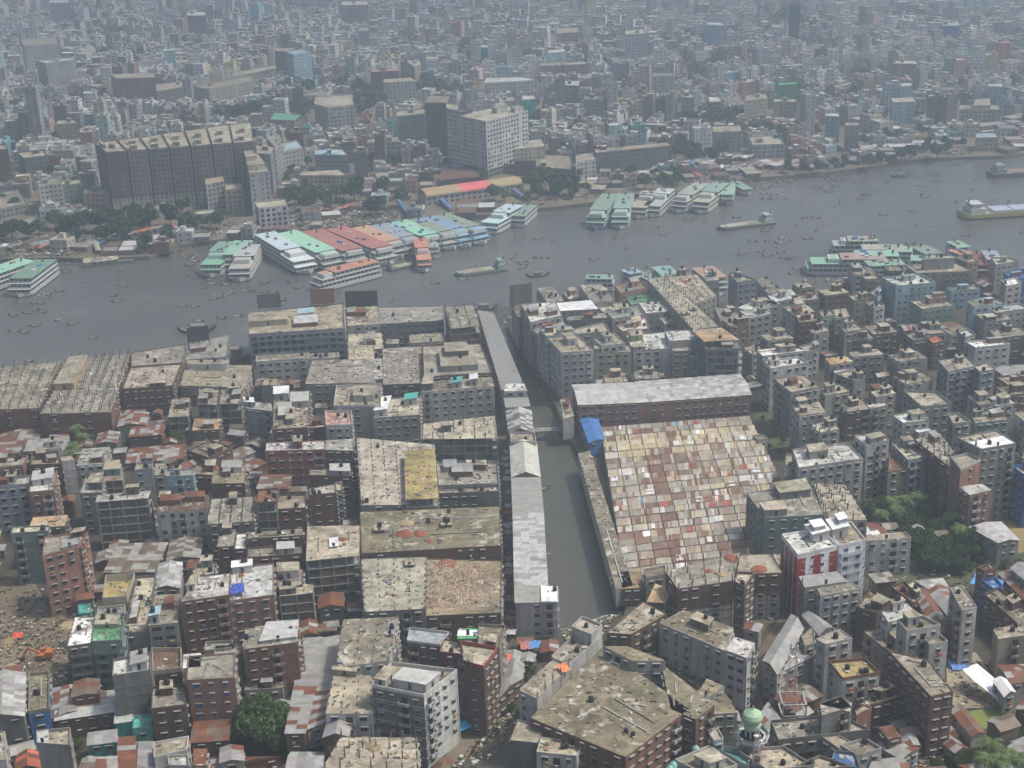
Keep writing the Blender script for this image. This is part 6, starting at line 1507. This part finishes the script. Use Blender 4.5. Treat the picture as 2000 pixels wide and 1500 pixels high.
for j in range(9,62):
    for i in range(-16,20):
        an,rv=dang(i,j); ca,sa=math.cos(an),math.sin(an); cx0,cy0=i*D,j*D
        if abs(cx0)>.40*cy0+160: continue
        sx=random.uniform(9,12.5) if cy0<1500 else random.uniform(10.5,14); n=int(D/sx)
        for a in range(n):
            for b in range(n):
                x=((a+.5)/n-.5)*(D-(9 if (i+j)%2 else 4)); y=((b+.5)/n-.5)*(D-(9 if j%2 else 3)); X0,Y0=cx0+ca*x-sa*y,cy0+sa*x+ca*y
                if abs(X0)>.38*Y0+60 or Y0>2700: continue
                if Y0<1150 and not inpw(X0,Y0,farpoly): continue
                cells.append((X0,Y0,an,(D-5)/n,rv))
print('cells',len(cells))
WC=[((.42,.42,.40),9),((.34,.34,.33),8),((.52,.52,.50),6),((.55,.50,.40),5),((.24,.23,.22),6),((.27,.17,.13),5),((.18,.15,.13),5),((.38,.52,.55),3),((.48,.34,.32),2),((.35,.45,.40),2),((.62,.62,.60),5),((.55,.42,.22),1),((.2,.42,.45),1)]
WCs=[c for c,k in WC for _ in range(k)]
RC=[(.40,.37,.31)]*5+[(.33,.32,.30)]*3+[(.52,.49,.42)]*3+[(.6,.6,.58)]*2+[(.25,.2,.17)]*2+[(.19,.11,.08)]*2+[(.75,.76,.78)]
def citybox(m,X0,Y0,an,wx,wy,n,wc,rc,lod,O=(0,0)):
    ca,sa=math.cos(an),math.sin(an); H=n*3.05+.2; f=lambda x,y:(X0+ca*x-sa*y-O[0],Y0+sa*x+ca*y-O[1])
    pts=[f(-wx,-wy),f(wx,-wy),f(wx,wy),f(-wx,wy)]; tinr=n<=1
    m.prism(pts,0,H,'w',wc,'t' if tinr or rc==(.19,.11,.08) else 'r',rc)
    if n>1:
        if lod<2:
            inn=[f(-wx+.2,-wy+.2),f(wx-.2,-wy+.2),f(wx-.2,wy-.2),f(-wx+.2,wy-.2)]; pc=tuple(min(.8,v*1.15) for v in wc)
            for i in range(4): m.prism(ccw([pts[i],pts[(i+1)%4],inn[(i+1)%4],inn[i]]),H,H+.8,'w',pc)
        if random.random()<.75:
            a,b=random.uniform(-.6,.3)*wx,random.uniform(-.5,.4)*wy; m.prism([f(a,b),f(a+3.2,b),f(a+3.2,b+3.6),f(a,b+3.6)],H,H+2.7,'w',wc,'r',cj(rc,.1))
        if random.random()<.3:
            a,b=random.uniform(-.6,.3)*wx,random.uniform(-.7,.2)*wy; m.prism([f(a,b),f(a+5,b),f(a+5,b+3),f(a,b+3)],H,H+2.2,'p',cj((.3,.28,.26)),'p',random.choice([(.72,.73,.75),(.4,.4,.4),(.5,.48,.4),(.2,.1,.08)]))
        # window openings: front and the side that looks to the camera
        sides=[(0,-1)]+([(1,0)] if X0<0 else [(-1,0)])
        for nx,ny in sides:
            Lh=wx if ny else wy; k=max(1,int(Lh*2/3.4))
            for s in range(n):
                z=s*3.05+1.1
                for t in range(k):
                    if random.random()<.12: continue
                    u=-Lh+(t+.5)*2*Lh/k; w2=.75 if lod<2 else .9
                    if ny: q=[f(u-w2,-wy-.04),f(u+w2,-wy-.04)]
                    else: q=[f(nx*(wx+.04),u*nx-w2*nx),f(nx*(wx+.04),u*nx+w2*nx)]
                    m.poly([(*q[0],z),(*q[1],z),(*q[1],z+1.25),(*q[0],z+1.25)],'d',(.05,.055,.06))  # paler than near panes: sky reflection and haze put into the colour
    return H
random.shuffle(cells); cells.sort(key=lambda c:c[1]); nind=0; city=MB(); nc_=0; treecells=[]; woods=[]
for X0,Y0,an,s,rv in cells:
    if Y0<1500 and any((X0-a)**2+(Y0-b)**2<(r*1.0+s*.5)**2 for a,b,r in TR_): continue
    if random.random()<.06: 
        if len(treecells)<150: treecells.append((X0,Y0))
        continue
    if Y0>950 and (rv<.07 or (rv<.6 and random.random()<.07)):
        if random.random()<.7: woods.append((X0+random.uniform(-3,3),Y0+random.uniform(-3,3)))
        if random.random()<.9: continue
    wx=s*random.uniform(.34,.5); wy=s*random.uniform(.37,.5)
    n=random.choices([1,2,3,4,5,6,7,9,12],[16,20,21,17,10,5,2,.8,.2])[0]; n=max(1,round(n*(.65+.65*((rv*7.3)%1))))
    bankd=min((X0-a)**2+(Y0-b)**2 for a,b in far_) if Y0<1250 else 1e9
    if bankd<45**2: n=random.choices([0,1,2],[3,6,2])[0]
    elif bankd<90**2: n=min(n,random.choice([1,2,3]))
    if n==0: continue
    # keep the named landmarks in sight
    bad=False
    while n>0:
        H=n*3.05; us=px((X0,Y0-wy,H)); vs=px((X0+wx,Y0,H)); ws=px((X0-wx,Y0,H)); xs=px((X0,Y0+wy,H))
        if any(inko(*k) for k in (us,vs,ws,xs)): n-=2
        else: break
    if n<=0: continue
    ca,sa=math.cos(an),math.sin(an); pts=[(X0+ca*x-sa*y,Y0+sa*x+ca*y) for x,y in((-wx,-wy),(wx,-wy),(wx,wy),(-wx,wy))]
    if hits(pts,X0,Y0,s*.6): continue
    q=[px((p[0],p[1],WZ)) for p in pts]
    if Y0<1000 and any(inpoly(a[0],a[1],sh) for sh in SH for a in q): continue
    wc=cj(random.choice(WCs),.12); rc=random.choice(RC)
    haze_k=min(1,max(0,(Y0-950)/500)); wc=tuple(min(.78,v*(1+.4*haze_k)+.06*haze_k) for v in wc)  # walls paler with distance: extra haze put into their colour
    if n==1: wc=cj((.22,.18,.15),.2); rc=random.choice([(.19,.11,.08),(.34,.34,.33),(.4,.37,.3),(.6,.6,.6),(.3,.28,.26),(.2,.14,.11),(.12,.25,.5) if random.random()<.3 else (.3,.3,.3)])
    vis_=-30<px((X0,Y0,0))[0]<2030
    if nind<300 and vis_:
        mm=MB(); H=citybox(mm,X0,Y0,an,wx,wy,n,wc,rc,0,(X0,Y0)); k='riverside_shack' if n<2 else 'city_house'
        ob=mm.build(k,None,(0,0,0),loc=(X0,Y0,0)); nind+=1
        lum=sum(wc)/3; cname='cream' if wc[0]>wc[2]*1.3 and lum>.35 else 'brown' if wc[0]>wc[2]*1.35 else 'pale blue' if wc[2]>wc[0]*1.15 else 'white' if lum>.5 else 'light grey' if lum>.38 else 'grey'
        tag(ob,'shack' if n<2 else 'house',(f"low shack with {'rusty' if rc[0]>rc[2]*1.7 else 'pale'} roof" if n<2 else f"far {cname} {SW[n]}-storey house"),(X0,Y0,H),'houses of the far city' if n>1 else 'shacks on the far bank')
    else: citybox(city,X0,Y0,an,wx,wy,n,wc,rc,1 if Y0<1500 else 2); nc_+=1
o=city.build('distant_city_houses',None,(0,0,0),kind='stuff'); o['label']='dense mass of far city houses fading into haze'; o['category']='houses'
print('city',nc_,'ind',nind,'faces',len(city.f)); del city
wm=MB()
for x,y in woods[:1500]:
    r=random.uniform(3.5,7); c=cj((.06,.10,.04),.25)
    for _ in range(3): leafblob(wm,x+random.uniform(-.5,.5)*r,y+random.uniform(-.5,.5)*r,r*random.uniform(.8,1.5),r*.7,r*.55,26,r*.28,c,.3)
o=wm.build('far_woods',None,(0,0,0),kind='stuff'); o['label']='far-off clumps of trees between the distant houses'; o['category']='trees'; print('woods',len(woods))
for k,(x,y) in enumerate(treecells): T(0,0,0,2,world=(x,y,random.uniform(4,7)),desc='small far tree between houses',group='trees across the river')
# ---------------- ghat stalls on the far bank
random.seed(61)
for (x0,y0,x1,y1,n,c) in ((225,455,380,440,12,(.36,.36,.33)),(1270,330,1560,318,26,(.34,.33,.31)),(1330,320,1480,300,16,(.42,.40,.36)),(1560,325,1720,305,16,(.32,.32,.32)),(100,480,200,470,8,(.35,.33,.28)),(0,480,90,478,6,(.30,.28,.22)),(540,420,700,400,10,(.30,.25,.2)),(1680,290,1880,270,18,(.5,.5,.5))):
    for k in range(n):
        t=(k+.5)/n; x=x0+(x1-x0)*t; y=y0+(y1-y0)*t+random.uniform(-3,3); g=P(x,y,3); m=MB(); w_=random.uniform(2.6,4.5); l=random.uniform(5,9)
        cc=c if random.random()<.75 else random.choice([(.8,.82,.85),(.15,.3,.6),(.6,.2,.12),(.22,.12,.09)])
        if random.random()<.85: 
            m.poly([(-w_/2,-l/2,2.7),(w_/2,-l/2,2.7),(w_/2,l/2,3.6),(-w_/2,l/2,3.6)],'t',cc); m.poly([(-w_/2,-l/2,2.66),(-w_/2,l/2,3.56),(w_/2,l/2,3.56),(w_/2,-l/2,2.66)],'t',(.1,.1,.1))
            m.box(-w_/2+.3,-l/2+.6,0,w_/2-.3,l/2,2.6,'w',(.13,.11,.1))
            ob=m.build('ghat_stall',None,(0,0,0),loc=(g.x,g.y,0)); ob.rotation_euler=(0,0,random.uniform(-.6,-.3)); tag(ob,'stall',f"slant-roofed {'grey' if cc is c else 'coloured'} stall on the far bank",(g.x,g.y,3),'slanted roof stalls along the far bank')
# ---------------- fill between the near houses
random.seed(71)
boxes=[]
for f in FOOT: boxes.append((min(p[0] for p in f),max(p[0] for p in f),min(p[1] for p in f),max(p[1] for p in f),f))
def angle_near(x,y):
    b=min(((q[0][0]-x)**2+(q[0][1]-y)**2,i) for i,(q,H,bb) in enumerate(TRI) if len(q)==4); q=TRI[b[1]][0]
    e=max(((Vector(q[i])-Vector(q[i-1])) for i in range(4)),key=lambda v:v.length); return math.atan2(e.y,e.x)
nearW=bankW; cnt=0
landW=bankW+canW+[(canW[-1][0],canW[-1][1]-1),ditch[0],ditch[7],ditch[6],ditch[5],(ditch[4][0],200),(-600,200),(-600,bankW[0][1])]
landE=[canE[-1]]+[canE[i] for i in range(len(canE)-2,-1,-1)]+bankE[1:]+[(900,bankE[-1][1]),(900,200),(ditch[3][0],200),ditch[3],ditch[2],ditch[1],ditch[0]]
for size,tries in ((17,900),(12,2600),(8,6500),(5.5,7000),(3.8,7000)):
    for _ in range(tries):
        x=random.uniform(-40,2040); y=random.uniform(560,1540); g=P(x,y,0); X0,Y0=g.x,g.y
        inE=inpoly(X0,Y0,landE); 
        if not(inE or inpoly(X0,Y0,landW)): continue
        if any(inpoly(X0,Y0,p) for p in NOGO): continue
        wx,wy=size*random.uniform(.42,.6),size*random.uniform(.42,.75); an=angle_near(X0,Y0); ca,sa=math.cos(an),math.sin(an)
        pts=[(X0+ca*a-sa*b,Y0+sa*a+ca*b) for a,b in((-wx,-wy),(wx,-wy),(wx,wy),(-wx,wy))]
        if not all(inpoly(p[0],p[1],landE if inE else landW) and not any(inpoly(p[0],p[1],q) for q in NOGO) for p in pts): continue
        if hits(pts,X0,Y0,size): continue
        if any((X0-a)**2+(Y0-b)**2<(r*.75+size*.4)**2 for a,b,r in FOOTT): continue
        dense=(inE and y<960) or (y<800)
        n=random.choice([3,4,5,4,5]) if dense and size>7 else random.choice([1,1,2,2,3] if size>7 else [1,1,2])
        while n>0:
            H=n*3.05+.3; cs=[px((p[0],p[1],H)) for p in pts]+[px((X0,Y0,H))]+[px((p[0],p[1],H*.6)) for p in pts[:0]]
            if any(inko(*c) for c in cs): n-=1
            else: break
        if n<=0: continue
        if n<=2: B(None,n,random.choice(['grey','dbrick','brown','dgrey']) ,random.choice(['rust','rust','rust','tin','brown','brown','grey']),style='shed',gable=random.choice([None,.8,1.1]),roofs=random.choice([['rust','brown','rust'],['rust','brown','brown','rust','tin'],['tin','grey','tin'],['tin','rust'],['grey','brown'],['rust','tin','brown']]),world=pts,ko=-1,windens=.5)
        else: B(None,n,random.choice(['grey','grey','lgrey','dgrey','brick','white','tan','bgrey','dbrick']),random.choice(['beige','tan','white','grey','beige','moss']),world=pts,ko=-1,stub=random.choice([0,0,0,1.5]))
        f=pts; boxes.append((min(p[0] for p in f),max(p[0] for p in f),min(p[1] for p in f),max(p[1] for p in f),f)); cnt+=1
print('fill',cnt)
# rubbish and weeds on the open ground, the canal end and bank
m=MB()
for s_,n in (("-60,1150 100,1150 165,1210 120,1400 -60,1330",900),("1090,1235 1150,1215 1210,1195 1180,1240 1120,1265",500),("1540,1180 1800,1120 1990,1090 1900,1150 1600,1190",500),("1850,1290 1960,1300 1960,1385 1870,1380",120),("1255,1245 1420,1330 1395,1370 1300,1300",500),("985,1385 1080,1395 930,1500 880,1500",300),("1445,1245 1520,1190 1520,1205",150),("0,500 290,495 350,470 500,455 700,425 500,430 0,470",700),("1270,372 1560,335 1900,300 1900,285 1500,325 1270,345",700),("1740,1500 1850,1500 1850,1440",200),("530,425 560,400 800,385 770,435 600,450 510,455",1600),("0,470 200,450 380,470 290,495 0,505",900),("900,415 1020,395 1180,375 1180,385 900,420",200)):
    pg=parse(s_); x0,x1=min(p[0] for p in pg),max(p[0] for p in pg); y0,y1=min(p[1] for p in pg),max(p[1] for p in pg)
    for _ in range(int(n*2.2)):
        x,y=random.uniform(x0,x1),random.uniform(y0,y1)
        if not inpoly(x,y,pg): continue
        g=P(x,y,0); r=(abs(random.gauss(0,.28))+.1)*(1 if y>700 else 2.2); a=random.random()*3; c=random.choice([(.4,.37,.32),(.25,.2,.15),(.1,.09,.07),(.28,.24,.18),(.07,.1,.04),(.5,.5,.48),(.2,.15,.1),(.16,.14,.1),(.07,.06,.05)]); ca,sa=r*math.cos(a),r*math.sin(a)
        m.prism([(g.x+ca,g.y+sa),(g.x-sa,g.y+ca),(g.x-ca,g.y-sa),(g.x+sa,g.y-ca)],.32,.32+r*.5,'p',cj(c,.2))
o=m.build('scattered_rubbish',None,(0,0,0),kind='stuff'); o['label']='scattered rubbish and rubble on open ground and banks'; o['category']='rubbish'
do_windows()
finish_labels()
# ---------------- haze
m=MB(); m.box(-3400,-900,-8,3400,5400,232,'w',(1,1,1),bottom=True); me=m.mesh('haze'); me.materials.clear()
hm=bpy.data.materials.new('haze'); hm.use_nodes=True; N=hm.node_tree.nodes; N.remove(N['Principled BSDF']); v=N.new('ShaderNodeVolumePrincipled'); v.inputs['Color'].default_value=(.70,.85,1.0,1); v.inputs['Density'].default_value=HAZE; v.inputs['Anisotropy'].default_value=0.75
hm.node_tree.links.new(v.outputs[0],N['Material Output'].inputs['Volume']); me.materials.append(hm)
o=bpy.data.objects.new('haze',me); COL.objects.link(o); o['kind']='stuff'; o['label']='thin blue-grey air haze over the whole city'; o['category']='haze'
print('objects',len(bpy.data.objects))
